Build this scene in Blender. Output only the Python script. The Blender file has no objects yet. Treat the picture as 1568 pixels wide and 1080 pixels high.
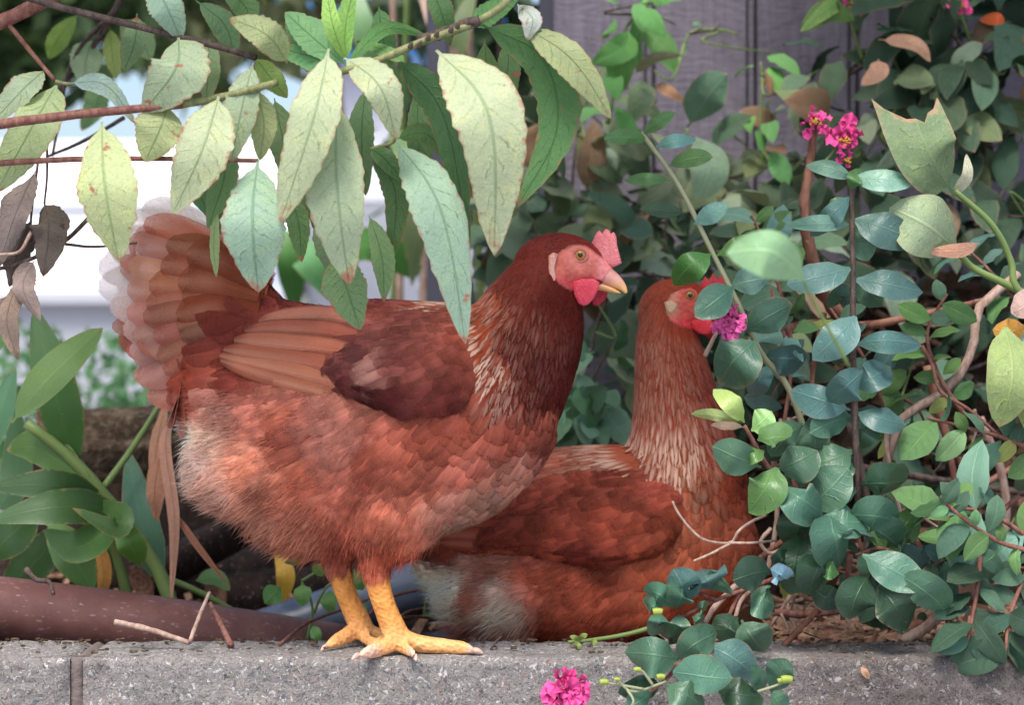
import bpy, bmesh, math, random
import numpy as np
from mathutils import Vector, Matrix, noise
from mathutils.bvhtree import BVHTree

random.seed(7); RNG = np.random.default_rng(11)
SC = bpy.context.scene
COL = SC.collection

# ------------------------------------------------------------------ camera
LENS, SENSOR = 70.0, 36.0
K = SENSOR / LENS / 1568.0            # metres per photo pixel at one metre
ZC = 0.2985                           # camera height above the wall top
cam_data = bpy.data.cameras.new('camera')
cam_data.lens = LENS; cam_data.sensor_width = SENSOR
cam_data.clip_start = 0.05; cam_data.clip_end = 400
cam_data.dof.use_dof = True
cam_data.dof.focus_distance = 1.97
cam_data.dof.aperture_fstop = 5.0
cam = bpy.data.objects.new('camera', cam_data)
cam.location = (0, 0, ZC); cam.rotation_euler = (math.radians(90), 0, 0)
COL.objects.link(cam); SC.camera = cam

# ------------------------------------------------------------------ light
SUN_EL, SUN_AZ = 60.0, 198.0          # soft sun from above, behind the camera and a little to its left
world = bpy.data.worlds.new('World'); SC.world = world; world.use_nodes = True
wn = world.node_tree; wn.nodes.clear()
sky = wn.nodes.new('ShaderNodeTexSky'); sky.sky_type = 'NISHITA'; sky.sun_disc = False
sky.sun_elevation = math.radians(SUN_EL); sky.sun_rotation = math.radians(SUN_AZ)
sky.air_density = 1.0; sky.dust_density = 3.0; sky.ozone_density = 1.0
bg = wn.nodes.new('ShaderNodeBackground'); bg.inputs['Strength'].default_value = 0.10
wo = wn.nodes.new('ShaderNodeOutputWorld')
wn.links.new(sky.outputs[0], bg.inputs[0]); wn.links.new(bg.outputs[0], wo.inputs[0])
sun_data = bpy.data.lights.new('sun', 'SUN'); sun_data.energy = 1.5
sun_data.angle = math.radians(22); sun_data.color = (1.0, 0.96, 0.92)
sun = bpy.data.objects.new('sun', sun_data); COL.objects.link(sun)
_az, _el = math.radians(SUN_AZ), math.radians(SUN_EL)
_dir = Vector((math.sin(_az) * math.cos(_el), math.cos(_az) * math.cos(_el), math.sin(_el)))
sun.rotation_euler = _dir.to_track_quat('Z', 'Y').to_euler()
SC.view_settings.view_transform = 'Standard'; SC.view_settings.look = 'None'
SC.view_settings.exposure = 1.27; SC.view_settings.gamma = 1.0
SC.view_settings.use_curve_mapping = False
SC.render.engine = 'CYCLES'
SC.cycles.use_denoising = True
SC.cycles.max_bounces = 5; SC.cycles.diffuse_bounces = 2; SC.cycles.glossy_bounces = 2
SC.cycles.transmission_bounces = 3; SC.cycles.transparent_max_bounces = 6

# ------------------------------------------------------------------ helpers
def P(px, py, d):
    return Vector(((px - 784) * K * d, d, ZC + (540 - py) * K * d))

def lin(c):
    c = c / 255.0
    return c / 12.92 if c <= 0.04045 else ((c + 0.055) / 1.055) ** 2.4

def C(r, g, b, a=1.0):
    return (lin(r), lin(g), lin(b), a)

def tag(o, label=None, cat=None, group=None, kind=None):
    if label: o['label'] = label
    if cat: o['category'] = cat
    if group: o['group'] = group
    if kind: o['kind'] = kind
    return o

def empty(name, loc):
    o = bpy.data.objects.new(name, None); o.empty_display_size = 0.02
    o.location = loc; COL.objects.link(o)
    return o

def link_mesh(name, me, parent=None, loc=(0, 0, 0), color=None):
    o = bpy.data.objects.new(name, me); COL.objects.link(o)
    if parent is not None: o.parent = parent
    o.location = loc
    if color is not None: o.color = color
    return o

def mesh_from(name, verts, faces, mat, uvs=None, smooth=True):
    me = bpy.data.meshes.new(name)
    me.from_pydata([tuple(v) for v in verts], [], faces)
    if mat is not None: me.materials.append(mat)
    if uvs is not None:
        lay = me.uv_layers.new(name='UVMap')
        li = np.zeros(len(me.loops), dtype=np.int32); me.loops.foreach_get('vertex_index', li)
        lay.data.foreach_set('uv', np.asarray(uvs, dtype=np.float32)[li].ravel())
    if smooth: me.polygons.foreach_set('use_smooth', [True] * len(me.polygons))
    me.update()
    return me

def crom(pts, n):
    """Catmull-Rom through pts (tuples of any length), n+1 samples."""
    p = np.asarray(pts, dtype=float)
    if len(p) == 2:
        t = np.linspace(0, 1, n + 1)[:, None]
        return p[0] * (1 - t) + p[1] * t
    p = np.vstack([2 * p[0] - p[1], p, 2 * p[-1] - p[-2]])
    out = []; m = len(p) - 3
    for k in range(n + 1):
        s = k / n * m; i = min(int(s), m - 1); t = s - i
        a, b, c, d = p[i], p[i + 1], p[i + 2], p[i + 3]
        out.append(0.5 * (2 * b + (c - a) * t + (2 * a - 5 * b + 4 * c - d) * t * t + (3 * b - a - 3 * c + d) * t ** 3))
    return np.array(out)

def tube_geo(pts, radii, sides=7, wob=0.0, base=0):
    """verts, faces of a closed tube along pts."""
    pts = [Vector(p) for p in pts]; n = len(pts)
    V, F = [], []
    ref = Vector((0.3, -1, 0.2)).normalized()
    for i, p in enumerate(pts):
        t = (pts[min(i + 1, n - 1)] - pts[max(i - 1, 0)]).normalized()
        a = t.cross(ref)
        if a.length < 1e-4: a = t.cross(Vector((1, 0, 0)))
        a.normalize(); b = t.cross(a).normalized(); ref = -b if (-b).dot(ref) > 0 else b
        for k in range(sides):
            g = 2 * math.pi * k / sides
            r = radii[i] * (1 + wob * (noise.noise(p * 180 + Vector((k * 3.1, 0, 0)))))
            V.append(p + a * math.cos(g) * r + b * math.sin(g) * r)
    for i in range(n - 1):
        for k in range(sides):
            k2 = (k + 1) % sides
            F.append((base + i * sides + k, base + i * sides + k2, base + (i + 1) * sides + k2, base + (i + 1) * sides + k))
    V.append(pts[0]); V.append(pts[-1]); c0, c1 = base + n * sides, base + n * sides + 1
    for k in range(sides):
        k2 = (k + 1) % sides
        F.append((c0, base + k2, base + k)); F.append((c1, base + (n - 1) * sides + k, base + (n - 1) * sides + k2))
    return V, F

def tube_obj(name, pts, r0, r1, mat, parent=None, n=14, sides=7, wob=0.15, color=None):
    """pts: world points; smoothed and tapered."""
    q = crom([tuple(p) for p in pts], n)
    rad = [r0 + (r1 - r0) * i / n for i in range(n + 1)]
    o = Vector(q[0]); V, F = tube_geo([Vector(p) - o for p in q], rad, sides, wob)
    me = mesh_from(name, V, F, mat)
    pl = parent.location if parent is not None else Vector((0, 0, 0))
    return link_mesh(name, me, parent, o - pl, color)

def px_tube(name, pts, r0, r1, mat, parent=None, **kw):
    """pts (px,py,d); radii in photo pixels at the first point's distance."""
    s = K * pts[0][2]
    return tube_obj(name, [P(*p) for p in pts], r0 * s, r1 * s, mat, parent, **kw)

# ------------------------------------------------------------------ node helper
class NT:
    def __init__(s, name):
        s.mat = bpy.data.materials.new(name); s.mat.use_nodes = True
        s.t = s.mat.node_tree; s.t.nodes.clear()
        s.out = s.t.nodes.new('ShaderNodeOutputMaterial')
    def put(s, v, sock):
        if isinstance(v, bpy.types.NodeSocket): s.t.links.new(v, sock)
        elif v is not None: sock.default_value = v
    def n(s, typ, props=None, **ins):
        nd = s.t.nodes.new(typ)
        for k, v in (props or {}).items(): setattr(nd, k, v)
        for k, v in ins.items():
            s.put(v, nd.inputs[k.replace('_', ' ')])
        return nd
    def m(s, op, a, b=None, c=None, clamp=False):
        nd = s.t.nodes.new('ShaderNodeMath'); nd.operation = op; nd.use_clamp = clamp
        for i, v in enumerate((a, b, c)):
            if v is not None: s.put(v, nd.inputs[i])
        return nd.outputs[0]
    def ss(s, v, lo, hi, a=0.0, b=1.0):
        nd = s.t.nodes.new('ShaderNodeMapRange'); nd.interpolation_type = 'SMOOTHSTEP'
        for i, x in enumerate((v, lo, hi, a, b)): s.put(x, nd.inputs[i])
        return nd.outputs[0]
    def mix(s, f, a, b, blend='MIX'):
        nd = s.t.nodes.new('ShaderNodeMix'); nd.data_type = 'RGBA'; nd.blend_type = blend
        s.put(f, nd.inputs[0]); s.put(a, nd.inputs[6]); s.put(b, nd.inputs[7])
        return nd.outputs[2]
    def noise(s, vec, scale, detail=3, rough=0.55, out=0):
        nd = s.n('ShaderNodeTexNoise', None, Vector=vec, Scale=scale, Detail=detail, Roughness=rough)
        return nd.outputs[out]
    def voro(s, vec, scale, out='Color', feature='F1'):
        nd = s.n('ShaderNodeTexVoronoi', {'feature': feature}, Vector=vec, Scale=scale)
        return nd.outputs[out]
    def sep(s, v):
        return s.n('ShaderNodeSeparateXYZ', None, Vector=v).outputs
    def bump(s, h, strength=0.3, dist=0.002):
        return s.n('ShaderNodeBump', None, Height=h, Strength=strength, Distance=dist).outputs[0]
    def coord(s, which='Object'):
        return s.n('ShaderNodeTexCoord').outputs[which]
    def ramp(s, f, stops):
        nd = s.t.nodes.new('ShaderNodeValToRGB'); e = nd.color_ramp.elements
        while len(e) < len(stops): e.new(0.5)
        for el, (p, c) in zip(e, stops): el.position = p; el.color = c
        s.put(f, nd.inputs[0]); return nd.outputs[0]
    def principled(s, base, rough=0.6, spec=0.3, normal=None, **kw):
        nd = s.t.nodes.new('ShaderNodeBsdfPrincipled')
        s.put(base, nd.inputs['Base Color']); s.put(rough, nd.inputs['Roughness'])
        s.put(spec, nd.inputs['Specular IOR Level'])
        if normal is not None: s.put(normal, nd.inputs['Normal'])
        for k, v in kw.items(): s.put(v, nd.inputs[k.replace('_', ' ')])
        return nd.outputs[0]
    def end(s, shader):
        s.t.links.new(shader, s.out.inputs[0]); return s.mat

M = {}

def leaf_material(name, vein=(0.55, 0.75, 0.5, 1), vein_amt=0.6, rough=0.42, spec=0.4, transl=0.22, lateral=11.0,
                  spot_col=C(150, 80, 62), mottled=0.35, bumps=0.25):
    """Leaf sheet: the object's own colour, midrib and side veins from the UV, blotches, spots and a browned rim.
    The object colour's alpha says how spotted the leaf is."""
    s = NT(name)
    info = s.n('ShaderNodeObjectInfo'); base = info.outputs['Color']; amt = info.outputs['Alpha']; rnd = info.outputs['Random']
    uv = s.sep(s.n('ShaderNodeUVMap', {'uv_map': 'UVMap'}).outputs[0])
    off = s.n('ShaderNodeCombineXYZ', None, X=s.m('MULTIPLY', rnd, 31.7), Y=s.m('MULTIPLY', rnd, 17.3), Z=rnd).outputs[0]
    oc = s.n('ShaderNodeVectorMath', {'operation': 'ADD'}).outputs[0]
    vm = oc.node; s.put(s.coord('Object'), vm.inputs[0]); s.put(off, vm.inputs[1])
    n1 = s.noise(oc, 55, 3); n2 = s.noise(oc, 170, 2); n4 = s.noise(oc, 620, 1, 0.7)
    au = s.m('MULTIPLY', s.m('ABSOLUTE', s.m('SUBTRACT', uv[0], 0.5)), 2.0)        # 0 midrib .. 1 rim
    mid = s.ss(au, 0.012, 0.075, 1.0, 0.0)
    wob = s.m('MULTIPLY', s.m('SUBTRACT', n1, 0.5), 1.3)
    w = s.m('FRACT', s.m('ADD', s.m('MULTIPLY', s.m('SUBTRACT', uv[1], s.m('MULTIPLY', s.m('POWER', au, 0.8), 0.16)), lateral), wob))
    lat = s.m('MULTIPLY', s.ss(s.m('ABSOLUTE', s.m('SUBTRACT', w, 0.5)), 0.01, 0.10, 1.0, 0.0), s.m('MULTIPLY', s.ss(au, 0.55, 1.0, 0.75, 0.0), s.ss(n1, 0.35, 0.6, 0.25, 1.0)))
    veins = s.m('MULTIPLY', s.m('MAXIMUM', mid, s.m('MULTIPLY', lat, 0.55)), vein_amt)
    tone = s.m('ADD', 1 - mottled * 0.5, s.m('MULTIPLY', s.m('ADD', s.m('MULTIPLY', n1, 0.5), s.m('ADD', s.m('MULTIPLY', n2, 0.3), s.m('MULTIPLY', s.m('SUBTRACT', n4, 0.4), 0.75))), mottled))
    col = s.mix(1.0, base, s.n('ShaderNodeCombineXYZ', None, X=tone, Y=tone, Z=tone).outputs[0], 'MULTIPLY')
    col = s.mix(s.ss(n1, 0.48, 0.72, 0.0, 0.35), col, s.mix(1.0, col, (1.14, 1.05, 0.74, 1), 'MULTIPLY'))
    veincol = s.mix(1.0, base, vein, 'MULTIPLY')
    col = s.mix(veins, col, veincol)
    sp = s.noise(oc, 62, 2, 0.6)
    spot = s.m('MULTIPLY', s.ss(sp, s.m('SUBTRACT', 0.80, s.m('MULTIPLY', amt, 0.17)), s.m('SUBTRACT', 0.86, s.m('MULTIPLY', amt, 0.17))), s.m('MINIMUM', s.m('MULTIPLY', amt, 4.0), 1.0))
    rim = s.m('MULTIPLY', s.ss(s.m('ADD', au, s.m('MULTIPLY', n2, 0.5)), 1.12, 1.34), s.m('MINIMUM', s.m('MULTIPLY', amt, 1.6), 1.0))
    tipb = s.m('MULTIPLY', s.ss(s.m('ADD', uv[1], s.m('MULTIPLY', s.m('SUBTRACT', n1, 0.5), 0.3)), 0.93, 1.02), s.m('MINIMUM', s.m('MULTIPLY', amt, 2.0), 1.0))
    col = s.mix(s.m('MULTIPLY', s.m('MAXIMUM', s.m('MAXIMUM', spot, rim), tipb), 0.85), col, spot_col)
    dots = s.ss(s.voro(oc, 420, 'Distance'), 0.14, 0.30, 1.0, 0.0)
    dots = s.m('MULTIPLY', dots, s.m('MULTIPLY', s.ss(n1, 0.42, 0.6), s.m('MULTIPLY', amt, 1.1)))
    col = s.mix(dots, col, s.mix(1.0, col, (0.35, 0.4, 0.35, 1), 'MULTIPLY'))
    h = s.m('ADD', s.m('MULTIPLY', s.m('MAXIMUM', mid, lat), -0.6), s.m('ADD', s.m('MULTIPLY', n2, 0.6), s.m('MULTIPLY', n4, 0.25)))
    nor = s.bump(h, bumps, 0.0012)
    sh = s.principled(col, s.m('ADD', rough - 0.08, s.m('MULTIPLY', n1, 0.22)), spec, nor)
    tr = s.n('ShaderNodeBsdfTranslucent', None, Color=s.mix(1.0, col, (1.0, 1.05, 0.68, 1), 'MULTIPLY')).outputs[0]
    mx = s.n('ShaderNodeMixShader', None); s.put(transl, mx.inputs[0])
    s.t.links.new(sh, mx.inputs[1]); s.t.links.new(tr, mx.inputs[2])
    return s.end(mx.outputs[0])

def bark_material(name, c1, c2, scale=90, rough=0.75, ring=0.0):
    s = NT(name); oc = s.coord('Object')
    st = s.n('ShaderNodeMapping', None, Vector=oc, Scale=(1, 1, 0.35)).outputs[0]
    n1 = s.noise(st, scale, 5, 0.65); n2 = s.noise(oc, scale * 4, 2)
    col = s.mix(s.ss(n1, 0.32, 0.68), c1, c2)
    col = s.mix(s.ss(n2, 0.62, 0.75, 0, 0.5), col, C(185, 165, 150))
    return s.end(s.principled(col, rough, 0.25, s.bump(s.m('ADD', n1, s.m('MULTIPLY', n2, 0.3)), 0.6, 0.002)))

def flat_material(name, c, rough=0.6, spec=0.3, var=0.25, scale=60, bumps=0.15):
    s = NT(name); oc = s.coord('Object'); n1 = s.noise(oc, scale, 4)
    k = s.m('ADD', 1 - var * 0.5, s.m('MULTIPLY', n1, var))
    col = s.mix(1.0, c, s.n('ShaderNodeCombineXYZ', None, X=k, Y=k, Z=k).outputs[0], 'MULTIPLY')
    return s.end(s.principled(col, rough, spec, s.bump(n1, bumps, 0.002)))

M['peach'] = leaf_material('peach_leaf', vein=(0.36, 0.52, 0.38, 1), vein_amt=0.55, rough=0.5, spec=0.3, transl=0.28, lateral=10, mottled=0.62, bumps=0.8, spot_col=C(176, 100, 82))
M['shoot'] = leaf_material('shoot_leaf', vein=(1.7, 1.55, 1.35, 1), vein_amt=0.5, rough=0.36, spec=0.5, transl=0.12, lateral=7, mottled=0.5, spot_col=C(160, 120, 88), bumps=0.6)
M['vine'] = leaf_material('vine_leaf', vein=(1.35, 1.3, 1.2, 1), vein_amt=0.4, rough=0.5, spec=0.35, transl=0.16, lateral=6, mottled=0.9, spot_col=C(186, 142, 112), bumps=0.7)
M['strap'] = leaf_material('strap_leaf', vein=(1.35, 1.25, 1.05, 1), vein_amt=0.5, rough=0.4, spec=0.45, transl=0.25, lateral=0.0, mottled=0.3, spot_col=C(190, 150, 95), bumps=0.2)
M['dry'] = leaf_material('dry_leaf', vein=(0.7, 0.65, 0.6, 1), vein_amt=0.6, rough=0.8, spec=0.15, transl=0.2, lateral=9, mottled=0.7, spot_col=C(90, 65, 52), bumps=0.8)
M['twig_red'] = bark_material('twig_red', C(112, 66, 60), C(150, 108, 92), 160)
M['twig_green'] = bark_material('twig_green', C(110, 118, 74), C(150, 150, 104), 160, 0.55)
M['twig_dark'] = bark_material('twig_dark', C(62, 50, 46), C(104, 88, 80), 140)
M['twig_dry'] = bark_material('twig_dry', C(150, 118, 104), C(192, 165, 148), 160)
M['bark'] = bark_material('bark_brown', C(96, 58, 44), C(158, 112, 92), 70)
M['stem_green'] = flat_material('stem_green', C(118, 140, 78), 0.45, 0.4)
M['stem_pale'] = flat_material('stem_pale', C(150, 152, 118), 0.5, 0.35)
M['pink'] = flat_material('petal_pink', C(244, 88, 158), 0.55, 0.2, 0.4, 300)
M['yellow'] = flat_material('stamen_yellow', C(220, 170, 60), 0.6, 0.2)
M['bud'] = flat_material('bud_green', C(150, 165, 70), 0.5, 0.35)
# ------------------------------------------------------------------ leaves
def w_lance(t):
    if t < 0.05: return 0.05
    x = (t - 0.05) / 0.95
    return max(0.05 if t < 0.12 else 0.0, (math.sin(math.pi * x ** 0.84)) ** 0.72)
def w_oval(t):
    if t < 0.06: return 0.07
    x = (t - 0.06) / 0.94
    return max(0.07 if t < 0.12 else 0.0, (math.sin(math.pi * x ** 0.92)) ** 0.62)
def w_heart(t):
    if t < 0.12: return 0.05
    x = (t - 0.12) / 0.88
    return max(0.0, min(1.0, 1.9 * (x + 0.02) ** 0.42 * (1 - x) ** 0.72))
def w_strap(t):
    return max(0.0, min(1.0, (0.45 + 2.2 * t)) * min(1.0, 2.4 * (1 - t)) ** 0.7)
PROFILE = {'lance': w_lance, 'oval': w_oval, 'heart': w_heart, 'strap': w_strap}

def leaf_geo(spine, sides, hw, kind, fold=0.15, serr=0.0, crinkle=0.1, seed=0.0, cols=2, torn=0.0):
    """spine: points, sides: unit side vectors, hw: half width. Returns verts, faces, uvs."""
    n = len(spine) - 1; V, F, U = [], [], []
    prof = PROFILE[kind]; nc = 2 * cols + 1; rs = random.Random(seed * 3.7 + 0.1); skew = rs.uniform(.84, 1.16); lop = rs.uniform(-.14, .14)
    for i in range(n + 1):
        t = i / n; c = Vector(spine[i])
        tg = (Vector(spine[min(i + 1, n)]) - Vector(spine[max(i - 1, 0)])).normalized()
        sd = Vector(sides[i]); sd = (sd - tg * sd.dot(tg)).normalized(); nr = sd.cross(tg).normalized()
        w = hw * prof((t * (1 - torn)) ** skew)
        for j in range(-cols, cols + 1):
            u = j / cols; ww = w * (1 + lop * (1 if j > 0 else -1))
            if abs(j) == cols and serr: ww = ww * (1 + serr * (1 if i % 2 else -1) + serr * 3.2 * noise.noise(Vector((seed + j * 3, t * 17, 1.3))) + serr * 2.0 * noise.noise(Vector((seed + j * 3, t * 6, 7.3))))
            k = noise.noise(Vector((seed * 1.7 + u * 1.6, t * 5.0, seed))) * crinkle
            lift = fold * abs(u) - 0.75 * fold * u * u
            rip = tg * (hw * 0.9 * max(0, t - 0.7) / 0.3 * (0.35 * math.sin(u * 7.0 + 1.2) + 1.1 * noise.noise(Vector((u * 4.1, seed, 2.2))))) if torn else Vector((0, 0, 0))
            V.append(c + sd * (u * ww) + nr * (w * (lift + k * (0.3 + abs(u)))) + rip)
            U.append((0.5 + 0.5 * u, t))
    for i in range(n):
        for j in range(nc - 1):
            a = i * nc + j
            F.append((a, a + 1, a + 1 + nc, a + nc))
    return V, F, U

_leaf_seed = [0.0]
def hero_leaf(root, pts, w, kind='lance', roll=0.0, bow=0.0, bulge=0.06, col=(0.3, 0.4, 0.2), spots=0.3, mat='peach',
              fold=0.3, n=None, serr=None, crinkle=0.16, name='leaf', twist=None, torn=0.0):
    """One leaf of a plant. pts: (px,py,d) of base, optional way points and tip; w: full width in photo pixels."""
    _leaf_seed[0] += 7.31; sd_ = _leaf_seed[0]
    if twist is None: twist = random.uniform(-34, 34) if kind == 'lance' else 0.0
    if kind == 'lance': roll += random.uniform(-9, 9); spots = min(1.0, spots * 1.35 + 0.08)
    if n is None: n = 26 if kind == 'lance' else 14
    q = [P(*p) for p in pts]
    L = sum((q[i + 1] - q[i]).length for i in range(len(q) - 1))
    sp = [Vector(p) for p in crom([tuple(p) for p in q], n)]
    s = K * pts[0][2]
    ax = (q[-1] - q[0]).normalized(); perp = Vector((ax.z, 0, -ax.x))
    perp = perp.normalized() if perp.length > 0.05 else Vector((1, 0, 0))
    sides = []
    for i in range(n + 1):
        t = i / n
        sp[i] = sp[i] + perp * (bow * s * math.sin(math.pi * t)) + Vector((0, -1, 0.25)) * (bulge * L * math.sin(math.pi * t))
    for i in range(n + 1):
        tg = (sp[min(i + 1, n)] - sp[max(i - 1, 0)]).normalized()
        sv = tg.cross(Vector((0, 1, 0)))
        if sv.length < 0.05: sv = perp.copy()
        sv.normalize()
        sides.append(Matrix.Rotation(math.radians(roll + twist * (i / n - 0.5)), 3, tg) @ sv)
    hw = 0.5 * w * (0.9 if kind == 'lance' else 1.0) * s / max(0.35, math.cos(math.radians(roll)))
    if serr is None: serr = 0.032 if kind == 'lance' else 0.0
    V, F, U = leaf_geo(sp, sides, hw, kind, fold, serr, crinkle, sd_, 4 if torn else 2, torn)
    o = sp[0]; me = mesh_from(name, [v - o for v in V], F, M[mat], U)
    return link_mesh(name, me, root, o - root.location, (col[0], col[1], col[2], spots))

_variants = {}
def variants(kind, mat, aspect=0.5, fold=0.2, droop=0.25, crinkle=0.16, n=8, serr=0.0, count=14):
    key = (kind, mat, aspect, droop)
    if key not in _variants:
        out = []
        for v in range(count):
            dr = droop * (0.3 + 1.2 * random.random()); side_b = random.uniform(-0.08, 0.08)
            sp = [Vector((side_b * math.sin(math.pi * i / n), i / n, 0.05 * math.sin(math.pi * i / n) - dr * (i / n) ** 2)) for i in range(n + 1)]
            sd = [Vector((1, 0, random.uniform(-0.06, 0.06))) for _ in range(n + 1)]
            V, F, U = leaf_geo(sp, sd, 0.5 * aspect * random.uniform(0.88, 1.1), kind, fold, serr, crinkle, v * 5.7 + 1.1)
            out.append(mesh_from('leaf', V, F, M[mat], U))
        _variants[key] = out
    return _variants[key]

def fill_leaf(root, base, direction, normal, size, var, col, spots=0.15, name='leaf'):
    """A copy of one of the shared leaf meshes: base point, growing direction, upper-side normal, length."""
    y = Vector(direction).normalized(); z = Vector(normal); z = z - y * z.dot(y)
    if z.length < 1e-3: z = y.orthogonal()
    z.normalize(); x = y.cross(z)
    o = bpy.data.objects.new(name, random.choice(var)); COL.objects.link(o); o.parent = root
    b = Vector(base) - root.location
    o.matrix_basis = Matrix(((x.x * size, y.x * size, z.x * size, b.x), (x.y * size, y.y * size, z.y * size, b.y),
                             (x.z * size, y.z * size, z.z * size, b.z), (0, 0, 0, 1)))
    o.color = (col[0], col[1], col[2], spots)
    return o

def jit(c, a=0.18):
    k = 1 + random.uniform(-a, a); h = random.uniform(-a, a) * 0.4
    return (c[0] * k * (1 + h), c[1] * k, c[2] * k * (1 - h))

def rdir(amount):
    return Vector((random.gauss(0, 1), random.gauss(0, 1), random.gauss(0, 1))) * amount
# ------------------------------------------------------------------ hens
def feather_material():
    s = NT('feather')
    col = s.n('ShaderNodeAttribute', {'attribute_name': 'Col'}).outputs['Color']
    par = s.n('ShaderNodeSeparateColor', None, Color=s.n('ShaderNodeAttribute', {'attribute_name': 'Par'}).outputs['Color']).outputs
    lace, streak, tip = par[0], par[1], par[2]
    uv = s.sep(s.n('ShaderNodeUVMap', {'uv_map': 'UVMap'}).outputs[0])
    oc = s.coord('Object')
    au = s.m('MULTIPLY', s.m('ABSOLUTE', s.m('SUBTRACT', uv[0], 0.5)), 2.0)
    barb = s.m('SINE', s.m('MULTIPLY', s.m('ADD', s.m('MULTIPLY', uv[1], 26.0), s.m('MULTIPLY', au, -9.0)), 3.2))
    n1 = s.noise(oc, 45, 3, 0.6); n2 = s.noise(oc, 480, 1)
    k = s.m('ADD', s.m('MULTIPLY', barb, 0.025), s.m('ADD', 0.70, s.m('ADD', s.m('MULTIPLY', n1, 0.34), s.m('MULTIPLY', n2, 0.26))))
    c = s.mix(1.0, col, s.n('ShaderNodeCombineXYZ', None, X=k, Y=k, Z=k).outputs[0], 'MULTIPLY')
    c = s.mix(s.m('MULTIPLY', s.ss(au, 0.02, 0.10, 1, 0), 0.35), c, s.mix(1.0, c, (1.5, 1.45, 1.4, 1), 'MULTIPLY'))
    edge = s.m('MAXIMUM', s.ss(au, 0.74, 0.97), s.ss(uv[1], 0.88, 0.99))
    c = s.mix(s.m('MULTIPLY', edge, s.m('MULTIPLY', lace, 0.75)), c, s.mix(1.0, c, (0.36, 0.30, 0.30, 1), 'MULTIPLY'))
    pale = s.m('MULTIPLY', s.ss(uv[1], 0.30, 0.75), s.ss(au, 0.12, 0.6, 1, 0))
    c = s.mix(s.m('MULTIPLY', pale, streak), c, C(234, 194, 168))
    tp = s.m('MULTIPLY', s.ss(s.m('ADD', uv[1], s.m('MULTIPLY', s.m('SUBTRACT', n1, 0.5), 0.35)), 0.42, 0.88), tip)
    c = s.mix(tp, c, C(232, 218, 214))
    h = s.m('ADD', s.m('MULTIPLY', barb, 0.5), n2)
    sh = s.principled(c, 0.6, 0.06, s.bump(h, 0.15, 0.0008))
    soft = s.n('ShaderNodeAttribute', {'attribute_name': 'Par'}).outputs['Alpha']
    fray = s.m('MULTIPLY', s.m('MAXIMUM', s.ss(au, 0.35, 1.0), s.ss(uv[1], 0.45, 0.98)), s.m('ADD', 0.62, s.m('MULTIPLY', n2, 0.6)))
    tr = s.n('ShaderNodeBsdfTransparent').outputs[0]
    mx = s.n('ShaderNodeMixShader', None); s.put(s.m('MULTIPLY', fray, soft, clamp=True), mx.inputs[0])
    s.t.links.new(sh, mx.inputs[1]); s.t.links.new(tr, mx.inputs[2])
    return s.end(mx.outputs[0])

def down_material():
    s = NT('down'); col = s.n('ShaderNodeAttribute', {'attribute_name': 'Col'}).outputs['Color']
    sh = s.principled(col, 0.8, 0.1)
    tr = s.n('ShaderNodeBsdfTranslucent', None, Color=col).outputs[0]
    mx = s.n('ShaderNodeMixShader', None); mx.inputs[0].default_value = 0.45
    s.t.links.new(sh, mx.inputs[1]); s.t.links.new(tr, mx.inputs[2])
    return s.end(mx.outputs[0])

def skin_material(name, rough=0.5, scale=300, amount=0.6, spec=0.35, vary=0.3, scutes=False):
    s = NT(name); col = s.n('ShaderNodeAttribute', {'attribute_name': 'Col'}).outputs['Color']; oc = s.coord('Object')
    d = s.voro(oc, scale, 'Distance'); n1 = s.noise(oc, scale * 0.4, 4, 0.65)
    k = s.m('ADD', 1 - vary * 1.3, s.m('ADD', s.m('MULTIPLY', n1, vary * 2.0), s.m('MULTIPLY', d, vary * 0.7)))
    c = s.mix(1.0, col, s.n('ShaderNodeCombineXYZ', None, X=k, Y=k, Z=k).outputs[0], 'MULTIPLY'); hh = s.m('ADD', d, n1)
    if scutes:
        q = s.sep(oc); band = s.m('FRACT', s.m('ADD', s.m('MULTIPLY', s.m('ADD', q[2], s.m('MULTIPLY', q[0], 0.35)), 230.0), s.m('MULTIPLY', n1, 0.7))); line = s.m('MAXIMUM', s.ss(band, 0.0, 0.16, 1, 0), s.ss(band, 0.84, 1.0))
        c = s.mix(s.m('MULTIPLY', line, 0.10), c, s.mix(1.0, c, (0.55, 0.40, 0.32, 1), 'MULTIPLY')); hh = s.m('SUBTRACT', hh, s.m('MULTIPLY', line, 0.16))
    return s.end(s.principled(c, rough, spec, s.bump(hh, amount, 0.0014)))

M['feather'] = feather_material(); M['down'] = down_material()
M['skin'] = skin_material('bird_skin', 0.55, 210, 0.6, 0.3, 0.45); M['shank'] = skin_material('shank_scales', 0.5, 190, 1.0, 0.35, 0.38, True)
M['comb'] = skin_material('comb_skin', 0.45, 420, 0.45, 0.4, 0.3)
def beak_material():
    s = NT('beak_horn'); col = s.n('ShaderNodeAttribute', {'attribute_name': 'Col'}).outputs['Color']; oc = s.coord('Object')
    n1 = s.noise(oc, 120, 3)
    return s.end(s.principled(s.mix(s.ss(n1, 0.4, 0.7, 0, 0.4), col, s.mix(1.0, col, (0.7, 0.55, 0.5, 1), 'MULTIPLY')), 0.35, 0.45, s.bump(n1, 0.15, 0.001)))
M['beak'] = beak_material()
M['iris'] = flat_material('eye_iris', C(186, 128, 58), 0.12, 0.6, 0.5, 600, 0.0)
M['pupil'] = flat_material('eye_pupil', (0.006, 0.005, 0.005, 1), 0.05, 0.8, 0.0, 100, 0.0)
M['claw'] = flat_material('claw_horn', C(222, 176, 160), 0.4, 0.4, 0.2)

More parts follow.
